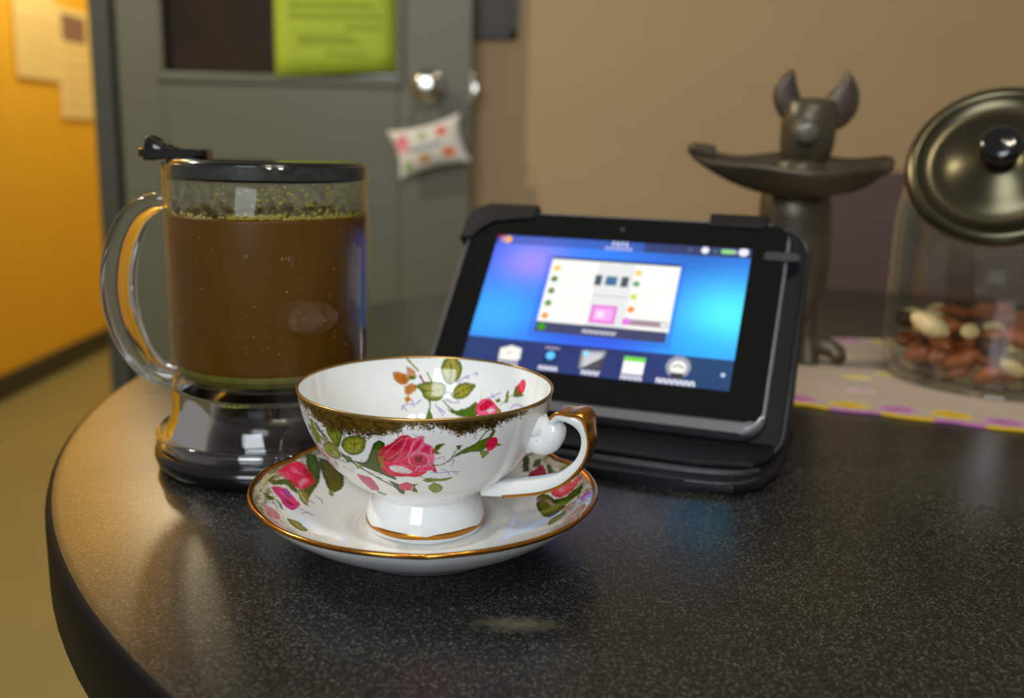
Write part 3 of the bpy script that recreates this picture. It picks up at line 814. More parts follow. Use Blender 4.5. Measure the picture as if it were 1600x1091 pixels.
# ------------------------------------------------------------------ cup and saucer
CX, CY = -0.03358, 0.37207
CAM_TH = math.atan2(-CY, -CX)
CO = [(.0502, .0655), (.0492, .0595), (.0475, .0535), (.0448, .047), (.041, .0405), (.0365, .035), (.031, .030), (.025, .0262), (.0212, .0235), (.0203, .0225)]
CI = [(.0494, .0655), (.0482, .0592), (.0463, .0535), (.0435, .0475), (.0395, .0415), (.0345, .0362), (.028, .0318), (.020, .0288), (.010, .0275), (0.0001, .027)]
SA = [(.0683, .0240), (.0655, .0228), (.061, .0200), (.0555, .0168), (.050, .0142), (.044, .0122), (.038, .0110), (.033, .0104), (.028, .0085), (.024, .0080), (.0001, .0080)]
DECALS = {
 'o': [
  ['l',[[-46.22,5.46],[-40.97,9.01],[-37.0,13.83],[-32.06,18.07],[-26.1,19.68]],[110,70,60],0.45],
  ['l',[[-40.85,6.61],[-36.9,10.08],[-33.39,14.55],[-28.77,18.39],[-22.51,23.08],[-16.95,27.37],[-11.44,32.57],[-9.78,35.81]],[70,90,40],0.8],
  ['l',[[-38.19,6.92],[-35.02,11.31],[-29.35,16.55],[-24.27,21.32],[-19.2,25.37],[-15.75,27.11]],[150,90,110],0.35],
  ['p',[[-32.54,5.81],[-28.46,4.15],[-25.43,4.55],[-26.5,9.45],[-29.77,15.04],[-31.99,12.84],[-32.87,9.43]],[72,92,22],[140,150,60],1.6],
  ['p',[[-28.01,13.57],[-25.86,9.89],[-22.01,7.8],[-18.61,8.0],[-18.1,10.59],[-20.25,14.81],[-24.0,16.9],[-27.02,16.2]],[72,92,22],[165,165,75],2.0],
  ['p',[[-39.59,17.32],[-33.61,13.35],[-30.76,15.01],[-30.29,19.56],[-34.23,21.98],[-39.15,21.27]],[72,92,22],[140,150,60],1.2],
  ['p',[[-41.75,6.31],[-39.35,9.67],[-39.06,15.82],[-41.83,17.48],[-43.47,12.94]],[150,130,110],[140,150,60],0.6],
  ['p',[[-30.03,17.42],[-25.55,18.13],[-24.65,20.7],[-28.06,21.35]],[38,58,14],[72,92,22],0.6],
  ['p',[[-26.1,19.68],[-20.21,19.19],[-17.02,13.51],[-15.61,10.15],[-13.61,8.36],[-11.96,9.63],[-13.26,13.53],[-14.81,20.59],[-11.36,23.84],[-10.33,27.02],[-15.1,24.47],[-20.01,22.44]],[38,58,14],[72,92,22],1.4],
  ['p',[[-24.94,21.52],[-21.96,21.43],[-21.86,22.91],[-24.61,23.83]],[72,92,22],[140,150,60],0.5],
  ['l',[[-22.21,9.03],[-22.27,12.09],[-23.84,16.33]],[38,58,14],0.25],
  ['l',[[-28.97,5.41],[-28.66,9.43],[-29.75,14.07]],[38,58,14],0.25],
  ['l',[[-24.61,10.49],[-22.21,11.76],[-19.31,9.62]],[72,92,22],0.2],
  ['l',[[-26.46,14.41],[-22.93,13.82],[-20.58,13.92]],[72,92,22],0.2],
  ['p',[[-14.44,13.71],[-12.52,10.91],[-9.74,8.78],[-7.49,5.96],[-5.02,5.41],[-3.21,6.6],[-0.57,5.69],[-0.36,8.31],[1.92,9.83],[2.63,13.28],[2.52,17.25],[3.65,22.41],[1.25,20.79],[-0.13,22.67],[-3.05,24.7],[-6.46,24.49],[-11.04,25.0],[-14.21,22.74],[-14.74,20.21],[-14.93,17.08]],[200,22,72],[215,40,90],1.5],
  ['p',[[-12.16,11.8],[-9.31,8.74],[-7.09,6.22],[-5.02,5.64],[-5.54,9.04],[-7.46,13.51],[-10.45,17.11],[-13.65,16.53],[-14.29,14.33]],[140,8,40],[200,22,72],1.8],
  ['p',[[-5.45,6.11],[-3.42,6.89],[-4.34,10.8],[-7.59,15.47],[-10.53,17.8],[-7.9,13.54]],[240,120,160],[205,30,80],0.8],
  ['p',[[-3.23,7.47],[-0.65,5.98],[-0.98,9.5],[-2.68,11.98],[-5.34,14.65],[-4.55,10.81]],[245,170,195],[220,50,100],0.8],
  ['p',[[-0.49,8.6],[1.93,10.14],[1.14,13.89],[-1.0,12.59],[-2.69,12.62]],[245,170,195],[225,70,120],0.8],
  ['p',[[-5.34,14.65],[-2.69,12.62],[-0.15,13.23],[1.17,15.86],[0.31,18.59],[-2.85,18.97],[-5.06,18.0]],[245,170,195],[200,25,75],1.0],
  ['p',[[-4.05,14.92],[-1.86,13.56],[-0.36,14.84],[-1.02,17.19],[-3.25,17.58]],[235,100,145],[140,8,40],0.7],
  ['p',[[1.14,13.89],[2.59,13.28],[2.52,17.25],[1.21,18.6],[0.51,15.84]],[245,170,195],[235,120,160],0.7],
  ['p',[[-12.16,19.43],[-9.23,18.7],[-6.06,19.49],[-3.88,21.97],[-5.87,23.24],[-9.72,22.83],[-11.75,21.58]],[225,90,140],[252,240,242],0.8],
  ['p',[[-14.61,19.46],[-12.21,19.8],[-11.62,22.32],[-7.91,24.22],[-11.0,24.75],[-13.95,22.69]],[140,8,40],[215,60,100],0.6],
  ['p',[[-2.86,19.33],[0.31,18.59],[2.59,19.37],[1.73,21.18],[-1.53,21.52],[-3.38,21.19]],[245,170,195],[230,80,130],0.6],
  ['p',[[-14.48,15.67],[-13.04,15.44],[-13.78,18.97],[-13.02,20.29],[-14.74,20.21]],[140,150,60],[150,110,50],0.5],
  ['l',[[-12.33,13.4],[-9.38,9.94],[-6.7,6.77]],[245,150,180],0.16],
  ['l',[[-11.78,16.6],[-8.29,12.94],[-5.52,8.45]],[245,150,180],0.16],
  ['l',[[-10.06,17.74],[-7.19,16.1],[-4.83,12.7],[-3.46,8.95]],[245,150,180],0.16],
  ['l',[[-8.23,17.9],[-5.58,19.1],[-2.39,18.96],[0.32,19.3]],[245,150,180],0.16],
  ['l',[[-4.44,13.96],[-2.27,12.92],[-0.15,13.87]],[245,150,180],0.16],
  ['l',[[-11.16,15.19],[-8.6,11.09],[-6.33,7.91]],[140,8,40],0.22],
  ['l',[[-7.14,15.43],[-5.23,12.09],[-4.51,9.59]],[140,8,40],0.22],
  ['l',[[-5.97,18.06],[-3.74,18.64],[-1.03,18.23]],[140,8,40],0.22],
  ['p',[[-26.79,27.16],[-22.86,27.2],[-20.16,28.18],[-19.55,32.89],[-20.72,36.73],[-25.87,38.67],[-26.15,35.73],[-26.88,32.24]],[205,120,140],[190,80,110],1.0],
  ['p',[[-22.58,37.39],[-17.96,39.88],[-21.45,42.98],[-24.03,40.69]],[140,150,60],[72,92,22],0.4],
  ['p',[[-13.66,27.57],[-9.72,29.71],[-8.17,33.76],[-9.6,37.77],[-11.08,36.04],[-12.26,31.12]],[72,92,22],[38,58,14],0.6],
  ['p',[[-9.72,29.71],[-6.81,27.95],[-4.88,29.7],[-5.82,33.5],[-8.22,34.0],[-10.05,32.89]],[220,110,140],[200,60,100],0.8],
  ['p',[[-5.59,28.78],[-2.47,29.1],[-3.88,30.64],[-3.06,35.12],[-5.6,34.07],[-4.74,31.21]],[140,150,60],[72,92,22],0.5],
  ['p',[[-1.12,26.35],[1.34,25.11],[4.84,25.72],[9.35,25.39],[7.02,27.24],[3.93,27.22],[0.39,27.69]],[72,92,22],[140,150,60],0.7],
  ['p',[[0.95,30.59],[3.23,28.26],[6.41,31.0],[6.28,34.32],[4.08,35.94],[1.58,33.33]],[72,92,22],[140,150,60],0.9],
  ['l',[[-3.0,23.49],[-0.13,25.5],[2.41,27.3],[3.52,28.75]],[72,92,22],0.25],
  ['l',[[2.11,18.28],[4.82,18.42],[7.39,16.22],[10.27,13.27],[14.15,11.29],[18.13,5.42],[20.54,5.3]],[110,100,50],0.4],
  ['l',[[7.79,15.6],[8.87,12.46],[9.99,10.1]],[110,90,50],0.3],
  ['p',[[8.21,15.31],[10.21,12.62],[13.61,10.59],[16.63,8.66],[18.92,7.9],[20.04,5.2],[21.14,6.0],[19.61,9.23],[18.85,12.16],[17.39,13.78],[14.45,13.56],[11.26,14.04]],[72,92,22],[95,120,35],1.4],
  ['p',[[18.43,11.14],[19.51,8.61],[21.56,8.75],[22.74,10.85],[21.98,13.51],[20.04,14.35],[19.03,13.16]],[200,22,72],[225,50,100],1.0],
  ['p',[[16.63,13.63],[18.9,13.77],[20.47,15.1],[19.66,16.24],[18.32,17.3],[17.44,15.43]],[72,92,22],[140,150,60],0.6],
  ['p',[[21.97,10.97],[24.82,12.62],[22.98,13.11]],[72,92,22],[140,150,60],0.4],
  ['p',[[2.36,10.76],[3.16,9.27],[5.64,8.8],[4.45,10.54],[3.45,12.05],[4.55,13.06],[2.84,13.29]],[140,150,60],[72,92,22],0.5],
  ['p',[[8.7,10.27],[10.85,9.9],[9.96,12.27]],[38,58,14],[72,92,22],0.5],
  ['l',[[2.91,15.58],[5.07,14.71],[6.03,16.1]],[140,110,190],0.28],
  ['l',[[7.01,17.21],[8.76,16.37],[8.13,19.44]],[140,110,190],0.28],
  ['l',[[1.75,22.32],[5.09,22.51],[8.42,22.08],[11.5,22.9]],[140,110,190],0.28],
  ['l',[[4.96,20.61],[6.95,21.91],[8.11,23.6]],[140,110,190],0.28],
  ['l',[[-3.39,5.17],[-2.19,6.0],[-1.38,5.7]],[140,110,190],0.28],
  ['l',[[-19.9,23.95],[-17.39,24.95],[-15.2,24.9]],[140,110,190],0.28],
  ['l',[[8.91,22.14],[10.66,23.95]],[140,110,190],0.28],
  ['l',[[-21.07,18.35],[-21.87,19.24]],[140,110,190],0.28],
 ],
 'i': [
  ['l',[[7.22,0.0],[4.88,2.94],[2.87,5.84]],[140,150,60],0.6],
  ['p',[[12.07,6.1],[8.5,6.7],[6.51,9.28],[8.12,11.34],[10.55,10.83],[11.92,8.59]],[190,150,120],[170,110,40],1.2],
  ['p',[[7.23,3.92],[4.91,5.08],[3.78,7.95],[5.6,8.96],[7.03,7.13]],[215,180,170],[190,150,120],0.8],
  ['p',[[8.2,12.77],[5.68,11.46],[3.58,12.6],[4.89,15.07],[7.78,16.02]],[210,160,130],[180,130,80],1.0],
  ['p',[[8.55,17.77],[6.87,16.78],[6.14,18.63],[8.07,19.99]],[200,170,80],[170,120,30],0.8],
  ['p',[[6.46,7.86],[3.78,7.95],[4.42,9.72],[6.22,9.65]],[140,150,60],[72,92,22],0.6],
  ['l',[[2.3,7.98],[0.51,11.56]],[150,80,100],0.6],
  ['l',[[-0.36,6.56],[-2.21,10.82]],[140,150,60],0.5],
  ['p',[[3.58,12.6],[1.42,11.56],[-1.6,10.83],[-5.26,11.09],[-7.2,12.79],[-6.77,16.05],[-4.98,18.3],[-1.75,18.75],[0.83,16.95],[1.45,14.78]],[72,92,22],[160,160,90],2.2],
  ['p',[[-5.64,5.01],[-6.71,1.39],[-8.24,0.0],[-10.78,0.06],[-12.72,3.1],[-12.63,6.67],[-11.01,9.67],[-8.96,11.25],[-6.68,8.88]],[72,92,22],[165,160,85],2.0],
  ['p',[[-10.0,16.21],[-11.6,12.84],[-13.94,10.83],[-18.81,10.97],[-17.61,14.0],[-15.96,16.37],[-12.78,17.57]],[72,92,22],[160,155,70],1.8],
  ['l',[[2.06,14.42],[-2.3,14.76],[-6.62,13.54]],[38,58,14],0.3],
  ['l',[[-8.76,1.27],[-9.23,5.52],[-8.91,10.54]],[38,58,14],0.3],
  ['l',[[-11.29,16.11],[-14.31,14.02],[-17.89,11.45]],[38,58,14],0.3],
  ['l',[[-7.06,15.67],[-8.6,14.86],[-10.29,15.83]],[72,92,22],0.5],
  ['l',[[-1.43,18.75],[-1.71,22.42],[-1.11,26.17]],[72,92,22],0.5],
  ['p',[[-1.05,23.17],[-2.67,26.15],[-2.05,28.61],[1.27,28.61],[-0.19,26.18]],[72,92,22],[90,120,40],0.9],
  ['l',[[-6.98,18.94],[-9.6,21.72],[-13.05,23.67]],[72,92,22],0.45],
  ['p',[[-9.74,22.83],[-13.62,22.87],[-17.59,21.3],[-20.58,18.67],[-22.25,22.12],[-21.69,25.23],[-17.13,25.49],[-12.47,24.48]],[72,92,22],[80,110,35],1.4],
  ['p',[[-22.87,19.05],[-22.47,12.58],[-22.52,16.18]],[140,150,60],[72,92,22],0.5],
  ['p',[[-22.0,19.93],[-23.47,17.12],[-26.57,16.2],[-29.92,18.09],[-33.39,20.28],[-31.41,22.61],[-27.02,24.29],[-23.45,23.42],[-22.14,21.76]],[200,22,72],[240,120,160],1.5],
  ['p',[[-23.07,19.75],[-25.33,17.15],[-28.19,17.71],[-27.05,20.15],[-23.97,21.46]],[140,8,40],[200,22,72],1.2],
  ['p',[[-26.31,21.41],[-27.92,19.23],[-31.11,20.05],[-28.6,22.08]],[240,120,160],[252,240,242],0.9],
  ['p',[[-37.53,12.32],[-37.17,8.84],[-38.49,7.45],[-40.11,9.51],[-42.39,10.32],[-40.04,11.67]],[72,92,22],[90,110,40],0.7],
  ['p',[[-38.08,7.56],[-39.54,4.73],[-41.35,4.61],[-42.31,7.16],[-41.17,9.8],[-39.14,9.41]],[200,22,72],[220,50,90],0.9],
  ['p',[[-33.51,11.86],[-34.24,10.26],[-35.48,15.0],[-34.15,16.04]],[72,92,22],[140,150,60],0.5],
  ['p',[[-29.12,15.7],[-30.76,14.63],[-31.96,15.82],[-30.26,16.77]],[140,150,60],[72,92,22],0.5],
  ['p',[[-30.69,19.03],[-33.47,19.51],[-33.31,21.04],[-31.57,20.7]],[72,92,22],[140,150,60],0.5],
  ['l',[[-32.46,17.16],[-34.58,13.77],[-37.85,10.81]],[140,150,60],0.35],
  ['l',[[-11.99,10.3],[-14.31,8.29],[-16.08,7.03]],[165,140,210],0.55],
  ['l',[[-14.56,7.55],[-15.87,8.12]],[165,140,210],0.55],
  ['l',[[-17.89,6.1],[-19.4,5.19],[-19.1,6.65]],[165,140,210],0.55],
  ['l',[[10.4,22.77],[8.14,20.72],[4.14,20.53],[2.13,18.75]],[165,140,210],0.55],
  ['l',[[9.55,21.36],[8.39,23.29]],[165,140,210],0.55],
  ['l',[[-3.8,20.9],[-6.03,23.79],[-7.66,25.97]],[165,140,210],0.55],
  ['l',[[-5.23,22.33],[-8.19,24.42]],[165,140,210],0.55],
  ['l',[[-25.67,15.64],[-28.89,13.58],[-30.69,11.77]],[165,140,210],0.55],
  ['l',[[-26.65,13.65],[-28.45,14.75]],[165,140,210],0.55],
  ['l',[[-37.88,17.31],[-40.67,15.1],[-46.07,15.0]],[165,140,210],0.55],
  ['l',[[-8.26,18.5],[-11.06,19.77],[-13.69,19.16]],[165,140,210],0.55],
  ['l',[[5.69,18.65],[5.19,21.6]],[165,140,210],0.55],
 ],
 's': [
  ['p',[[-89.14,1.39],[-91.64,3.78],[-89.5,11.74],[-82.74,18.06],[-73.3,21.24],[-73.22,17.74],[-81.96,14.65],[-86.92,5.81]],[38,58,14],[72,92,22],2.0],
  ['p',[[-92.02,5.81],[-95.35,10.57],[-96.12,16.54],[-90.52,25.01],[-83.74,25.32],[-86.77,17.99],[-89.5,11.74]],[38,58,14],[90,85,25],2.0],
  ['p',[[-75.54,3.57],[-68.75,4.0],[-72.04,6.48],[-75.89,9.21],[-75.46,12.98],[-72.04,16.62],[-71.98,13.49],[-72.79,10.65],[-68.85,6.21]],[38,58,14],[72,92,22],1.0],
  ['p',[[-74.06,15.4],[-75.84,16.98],[-73.89,20.93],[-66.88,22.96],[-68.62,19.93],[-71.27,17.47]],[72,92,22],[130,130,40],1.0],
  ['p',[[-83.58,23.43],[-86.42,23.88],[-81.03,27.85],[-81.12,25.9]],[72,92,22],[140,150,60],0.8],
  ['p',[[-75.92,3.22],[-80.48,2.35],[-83.73,1.86],[-85.7,4.07],[-85.79,8.17],[-83.83,15.3],[-79.48,17.02],[-75.48,16.29],[-74.87,13.9],[-75.66,10.38],[-75.35,6.73]],[200,22,72],[215,50,100],2.0],
  ['p',[[-78.02,12.31],[-80.72,11.71],[-82.12,13.4],[-78.85,15.07],[-75.6,15.26]],[240,120,160],[245,170,195],1.2],
  ['p',[[-81.42,3.83],[-82.4,6.46],[-82.13,10.12],[-81.33,8.89],[-80.04,6.61]],[240,120,160],[235,120,160],1.0],
  ['p',[[-84.98,6.38],[-85.16,9.66],[-83.67,13.83],[-82.84,12.59],[-83.09,9.51]],[140,8,40],[200,22,72],1.2],
  ['p',[[-76.08,4.05],[-78.29,5.89],[-77.14,9.58],[-75.89,9.21]],[240,120,160],[200,40,90],1.0],
  ['p',[[-66.94,6.76],[-69.23,8.71],[-70.49,12.09],[-68.68,16.5],[-66.13,19.93],[-62.85,19.88],[-59.03,17.93],[-59.79,15.06],[-63.6,11.88],[-65.59,8.65]],[190,40,110],[215,70,140],1.6],
  ['p',[[-68.98,10.64],[-70.96,11.81],[-69.2,15.41],[-66.91,14.64],[-67.87,12.51]],[160,40,140],[170,80,180],1.0],
  ['p',[[-64.56,13.73],[-64.85,15.74],[-63.11,18.22],[-62.32,16.33]],[100,10,50],[140,8,40],0.8],
  ['p',[[-67.39,10.52],[-67.57,12.2],[-66.33,14.85],[-65.7,13.36]],[240,120,160],[230,110,160],0.8],
  ['p',[[-60.6,5.4],[-61.96,8.49],[-61.17,10.75],[-58.34,8.2]],[140,150,60],[72,92,22],0.8],
  ['p',[[-62.67,10.85],[-59.91,13.42],[-56.66,14.77],[-56.85,13.16]],[72,92,22],[140,150,60],0.8],
  ['p',[[-52.94,5.5],[-54.19,9.75],[-50.24,11.79],[-46.32,9.09],[-47.88,6.51]],[200,120,140],[215,160,170],1.0],
  ['p',[[-50.89,14.78],[-51.3,19.6],[-48.32,20.72],[-44.94,21.35],[-42.98,17.15],[-45.26,15.11]],[72,92,22],[140,135,60],1.5],
  ['p',[[-64.0,2.37],[-70.71,2.33],[-74.79,4.25],[-68.75,4.0],[-63.0,4.37]],[190,180,150],[215,205,180],1.0],
  ['l',[[-76.18,22.27],[-75.4,25.38],[-73.14,27.31]],[150,125,180],0.7],
  ['l',[[-71.36,23.02],[-70.81,24.5]],[150,125,180],0.7],
  ['l',[[-62.85,19.88],[-61.9,23.17],[-60.37,26.38]],[150,125,180],0.7],
  ['l',[[-59.38,21.83],[-61.58,23.98]],[150,125,180],0.7],
  ['l',[[-57.06,7.44],[-57.67,10.7],[-56.91,12.35]],[150,125,180],0.7],
  ['l',[[-61.47,5.64],[-61.42,9.44],[-58.93,13.1]],[72,92,22],0.5],
  ['l',[[-73.66,16.57],[-69.72,21.18],[-66.92,24.16]],[220,210,190],0.5],
  ['p',[[94.58,7.73],[93.25,5.26],[88.4,13.18],[90.27,14.89]],[38,58,14],[60,60,20],1.5],
  ['p',[[90.03,6.57],[88.27,4.93],[86.89,7.82],[88.7,10.8]],[38,58,14],[72,92,22],1.2],
  ['p',[[88.09,13.64],[86.88,10.36],[86.6,7.01],[83.58,8.22],[81.09,11.73],[83.9,15.36],[86.36,15.93]],[140,8,40],[150,20,60],1.5],
  ['p',[[84.99,5.36],[83.68,5.11],[79.81,8.15],[79.98,9.61],[82.65,8.23]],[38,58,14],[72,92,22],1.0],
  ['p',[[79.77,4.87],[78.41,1.56],[76.65,4.38],[78.67,6.63]],[140,150,60],[150,120,40],1.0],
  ['p',[[72.98,16.74],[71.66,13.26],[70.24,8.37],[69.86,3.79],[69.46,1.74],[67.55,5.1],[65.01,9.86],[64.85,14.39],[68.02,16.85]],[205,50,90],[230,110,120],1.8],
  ['p',[[71.48,13.84],[70.71,10.96],[67.52,11.63],[67.84,14.23]],[240,120,160],[245,170,195],1.2],
  ['p',[[63.53,12.98],[64.9,9.0],[64.81,4.47],[61.7,6.33],[59.54,10.2],[58.24,13.74],[60.88,16.91],[65.53,17.68]],[38,58,14],[72,92,22],1.5],
  ['p',[[73.57,22.4],[73.23,19.39],[68.05,17.72],[60.88,16.91],[57.52,13.75],[54.93,16.15],[52.92,19.96],[56.71,23.56],[65.73,25.19]],[38,58,14],[110,105,50],2.0],
  ['p',[[69.54,21.1],[66.78,19.04],[60.8,17.76],[62.63,20.01]],[170,150,150],[200,185,180],1.0],
  ['p',[[47.87,19.45],[51.14,18.38],[52.86,13.36],[49.2,13.27],[45.96,16.19],[45.01,17.84]],[72,92,22],[140,150,60],1.2],
  ['p',[[55.73,16.21],[56.82,12.9],[56.8,8.61],[53.88,10.13],[52.01,13.19]],[180,140,60],[205,170,90],1.2],
  ['p',[[57.76,7.3],[58.81,4.59],[58.24,2.1],[55.24,3.4],[54.99,6.39]],[190,80,160],[210,120,180],1.2],
  ['p',[[45.51,10.01],[50.74,7.79],[49.99,4.14],[44.11,4.03],[42.4,6.41]],[190,150,160],[210,180,185],1.2],
  ['p',[[72.57,23.33],[72.03,21.8],[69.08,22.57],[69.51,24.12]],[150,110,180],[180,150,200],0.8],
 ],
}
def richer(c, k=1.28):
    m_ = sum(c) / 3.0
    return tuple(min(255, max(0, m_ * 0.94 + (x - m_) * k)) for x in c)


for _k in DECALS:
    for _e in DECALS[_k]:
        _e[2] = richer(_e[2]) if _e[0] == 'p' or _e[2][2] < _e[2][0] else tuple(x + (255 - x) * 0.25 for x in _e[2])
        if _e[0] == 'p':
            _e[3] = richer(_e[3])
            if _k == 'i':
                _c = np.mean(_e[1], axis=0)
                _e[1] = [[float(_c[0] + (a - _c[0]) * 1.12), float(_c[1] + (b - _c[1]) * 1.12)] for a, b in _e[1]]
GOLD_EDGE = [(-60, 4), (-45.9, 5.2), (-39.2, 6.5), (-33.4, 9.6), (-20.6, 10.6), (-12.2, 9.2), (-4.5, 5.0), (4.4, 4.8), (10.2, 9.0), (18.0, 7.0), (27.0, 5.1), (33.0, 3.0), (40.0, -2.0), (60, -3)]

cup = thing('teacup', 'footed white porcelain teacup with gold speckled rim and pink roses', 'cup', (CX, CY, TZ))
cols_n = 1000
po, so_ = resample(CO, 230)
pi_, si_ = resample(CI, 130)
foot = spline([(.0203, .0225), (.0212, .0205), (.0226, .0175), (.0236, .0140), (.0238, .0115), (.0232, .0092), (.0226, .0081), (.0205, .0081), (.019, .0095), (.0001, .0105)], 6)
rim = np.array([(.0495, .0660), (.0499, .0661), (.0502, .0659)])
prof = np.vstack([pi_[::-1], rim, po, foot[1:]])
surf = np.r_[np.full(len(pi_), 1), np.full(3, 9), np.full(len(po), 0), np.full(len(foot) - 1, 9)]
sarc = np.r_[si_[::-1], np.zeros(3), so_, np.zeros(len(foot) - 1)] * 1000
V, F, TH = lathe_arrays(prof, cols_n)
# slightly wavy foot edge
zz = V[:, 2]; rr = np.hypot(V[:, 0], V[:, 1])
fm = (zz < 0.0125) & (rr > 0.0195)
k_ = 1 + 0.012 * np.cos(6 * (TH - CAM_TH))
V[fm, 0] *= k_[fm]; V[fm, 1] *= k_[fm]
SF = np.repeat(surf, cols_n); AR = np.repeat(sarc, cols_n)
wrap = lambda x: (x + np.pi) % (2 * np.pi) - np.pi
rgba = np.zeros((len(V), 4)); rgba[:, :3] = lin((242, 246, 247))
mo = np.nonzero(SF == 0)[0]
U_, V_ = wrap(TH[mo] - CAM_TH) * 40, AR[mo]
sub = rgba[mo]
mot = value_noise(U_ * .5, V_ * .6, 54) * .6 + value_noise(U_ * 1.4, V_ * 1.5, 55) * .4
mk = sstep(0.53, 0.60, mot) * sstep(-22, -32, U_) * sstep(30, 22, V_) * 0.8
mcol = np.array(lin((80, 92, 40))) + (np.array(lin((170, 165, 120))) - np.array(lin((80, 92, 40)))) * value_noise(U_ * .9, V_ * 1.1, 56)[:, None]
sub[:, :3] = sub[:, :3] * (1 - mk[:, None]) + mcol * mk[:, None]
paint(sub, U_, V_, DECALS['o'], aa=0.14, jitter=0.14, grainy=0.6, smooth=True)
ge = np.array(GOLD_EDGE)
edge = np.interp(U_, ge[:, 0], ge[:, 1]) + 2.4 * (value_noise(U_ * .55, V_ * .3, 5) - .5)
dens = sstep(2.4, -7.0, V_ - edge)
grain = 0.62 * value_noise(U_ * 3.3, V_ * 3.3, 31) + 0.22 * value_noise(U_ * 1.3, V_ * 1.3, 33) + 0.16 * value_noise(U_ * .6, V_ * .6, 35)
al = sstep(-0.05, 0.10, dens * 1.02 - grain)
rose = (U_ > -15.5) & (U_ < 4.5) & (V_ > 6.2)
al = np.where(rose, al * 0.15, al)[:, None]
tone = value_noise(U_ * .9, V_ * 1.4, 40)[:, None]
gcol = np.array(lin((70, 66, 24))) * (1 - tone) + np.array(lin((178, 140, 66))) * tone
sub[:, :3] = sub[:, :3] * (1 - al) + gcol * al
sub[:, 3] = al[:, 0] * 0.9
rgba[mo] = sub
mi = np.nonzero(SF == 1)[0]
sub = rgba[mi]
paint(sub, wrap(TH[mi] - CAM_TH - np.pi) * 40, AR[mi], DECALS['i'], aa=0.2, jitter=0.2, grainy=0.6, smooth=True)
rgba[mi] = sub
china = print_mat('decorated_porcelain', 0.09, 0.25, metal_from_alpha=True, sub=0.08)
mesh_obj('bowl', V, F, china, cup, colors=rgba)
lathe('gold_rim', [(.0493, .0655), (.0493, .0660), (.0496, .0663), (.0499, .06635), (.0503, .0662), (.05045, .0657), (.0503, .0651), (.0501, .0650)], M['rim_gold'], cup, 160)
lathe('gold_foot_line', [(.02355, .0128), (.02405, .0122), (.02415, .0113), (.02395, .0104), (.0232, .0098)], M['gold'], cup, 120)
# handle, turned a little towards the viewer
HT = -0.38
hx, hy = math.cos(HT), math.sin(HT)
H = lambda r, z: (r * hx, r * hy, z)
hp = [(.0545, .0560), (.0545, .0590), (.0568, .0609), (.0605, .0611), (.0645, .0598), (.0671, .0560), (.0676, .0508), (.0660, .0452), (.0622, .0400), (.0570, .0356), (.0500, .0324), (.0425, .0303), (.0350, .0288), (.0262, .0282)]
hw = [(.0016, .0036), (.0016, .0042), (.0017, .0052), (.0018, .0060), (.0022, .0058), (.0018, .0050), (.0018, .0046), (.0019, .0044), (.0022, .0044), (.0026, .0042), (.0030, .0040), (.0031, .0040), (.0032, .0044), (.0036, .0050)]
hup = (-hy, hx, 0)
tube('handle', [H(*q) for q in hp], hw, M['porcelain'], cup, 20, up=(0, 0, 1), square=True, per=8)
# gilding on the outside of the strap
P2 = np.array(hp); Tn = np.gradient(P2, axis=0); Tn /= np.linalg.norm(Tn, axis=1)[:, None]
Nn = np.stack([-Tn[:, 1], Tn[:, 0]], 1)
ctr = np.array((.056, .045))
gp = []
gw = []
for k in range(1, len(hp) - 1):
    n_ = Nn[k] if (P2[k] - ctr) @ Nn[k] > 0 else -Nn[k]
    q = P2[k] + n_ * (hw[k][0] * 0.80)
    if k == 4:
        q = q + n_ * 0.0014      # thumb-rest peak
    gp.append(H(*q)); gw.append(((0.0016 if k == 4 else 0.0008), hw[k][1] * 1.04))
tube('handle_gilding', gp, gw, M['gold_dark'], cup, 16, up=(0, 0, 1), square=True, per=8)
tube('handle_scroll', [H(.0470, .0600), H(.0460, .0560), H(.0455, .0520), H(.0485, .0490), H(.0518, .0500), H(.0538, .0535), H(.0546, .0570), H(.0555, .0588)],
     [.0042, .0060, .0058, .0050, .0050, .0050, .0040, .0024], M['porcelain'], cup, 18, per=8)
tube('scroll_tail', [H(.0445, .0550), H(.0445, .0510), H(.0440, .0470), H(.0425, .0445)], [.0052, .0048, .0036, .0014], M['porcelain'], cup, 14, per=6)

saucer = thing('saucer', 'white porcelain saucer with gold rim and rose border under the teacup', 'saucer', (CX, CY, TZ))
ps, s_s = resample(SA, 200)
cols_s = 900
V, F, TH = lathe_arrays(ps[::-1], cols_s)
AR = np.repeat(s_s[::-1] * 1000, cols_s)
def lobes(TH, r):
    w_ = sstep(0.036, 0.068, r)
    ph = (TH - CAM_TH - math.radians(30)) * 3.0
    k = -0.010 * (1 - np.abs(np.cos(ph))) ** 2.2 + 0.004
    return 1 + w_ * k * 2.2
r_ = np.hypot(V[:, 0], V[:, 1])
kk = lobes(TH, r_)
V[:, 0] *= kk; V[:, 1] *= kk
V[:, 2] += (kk - 1) * 0.05
rgba = np.zeros((len(V), 4)); rgba[:, :3] = lin((238, 241, 240))
US, VS = wrap(TH - CAM_TH) * 40, AR
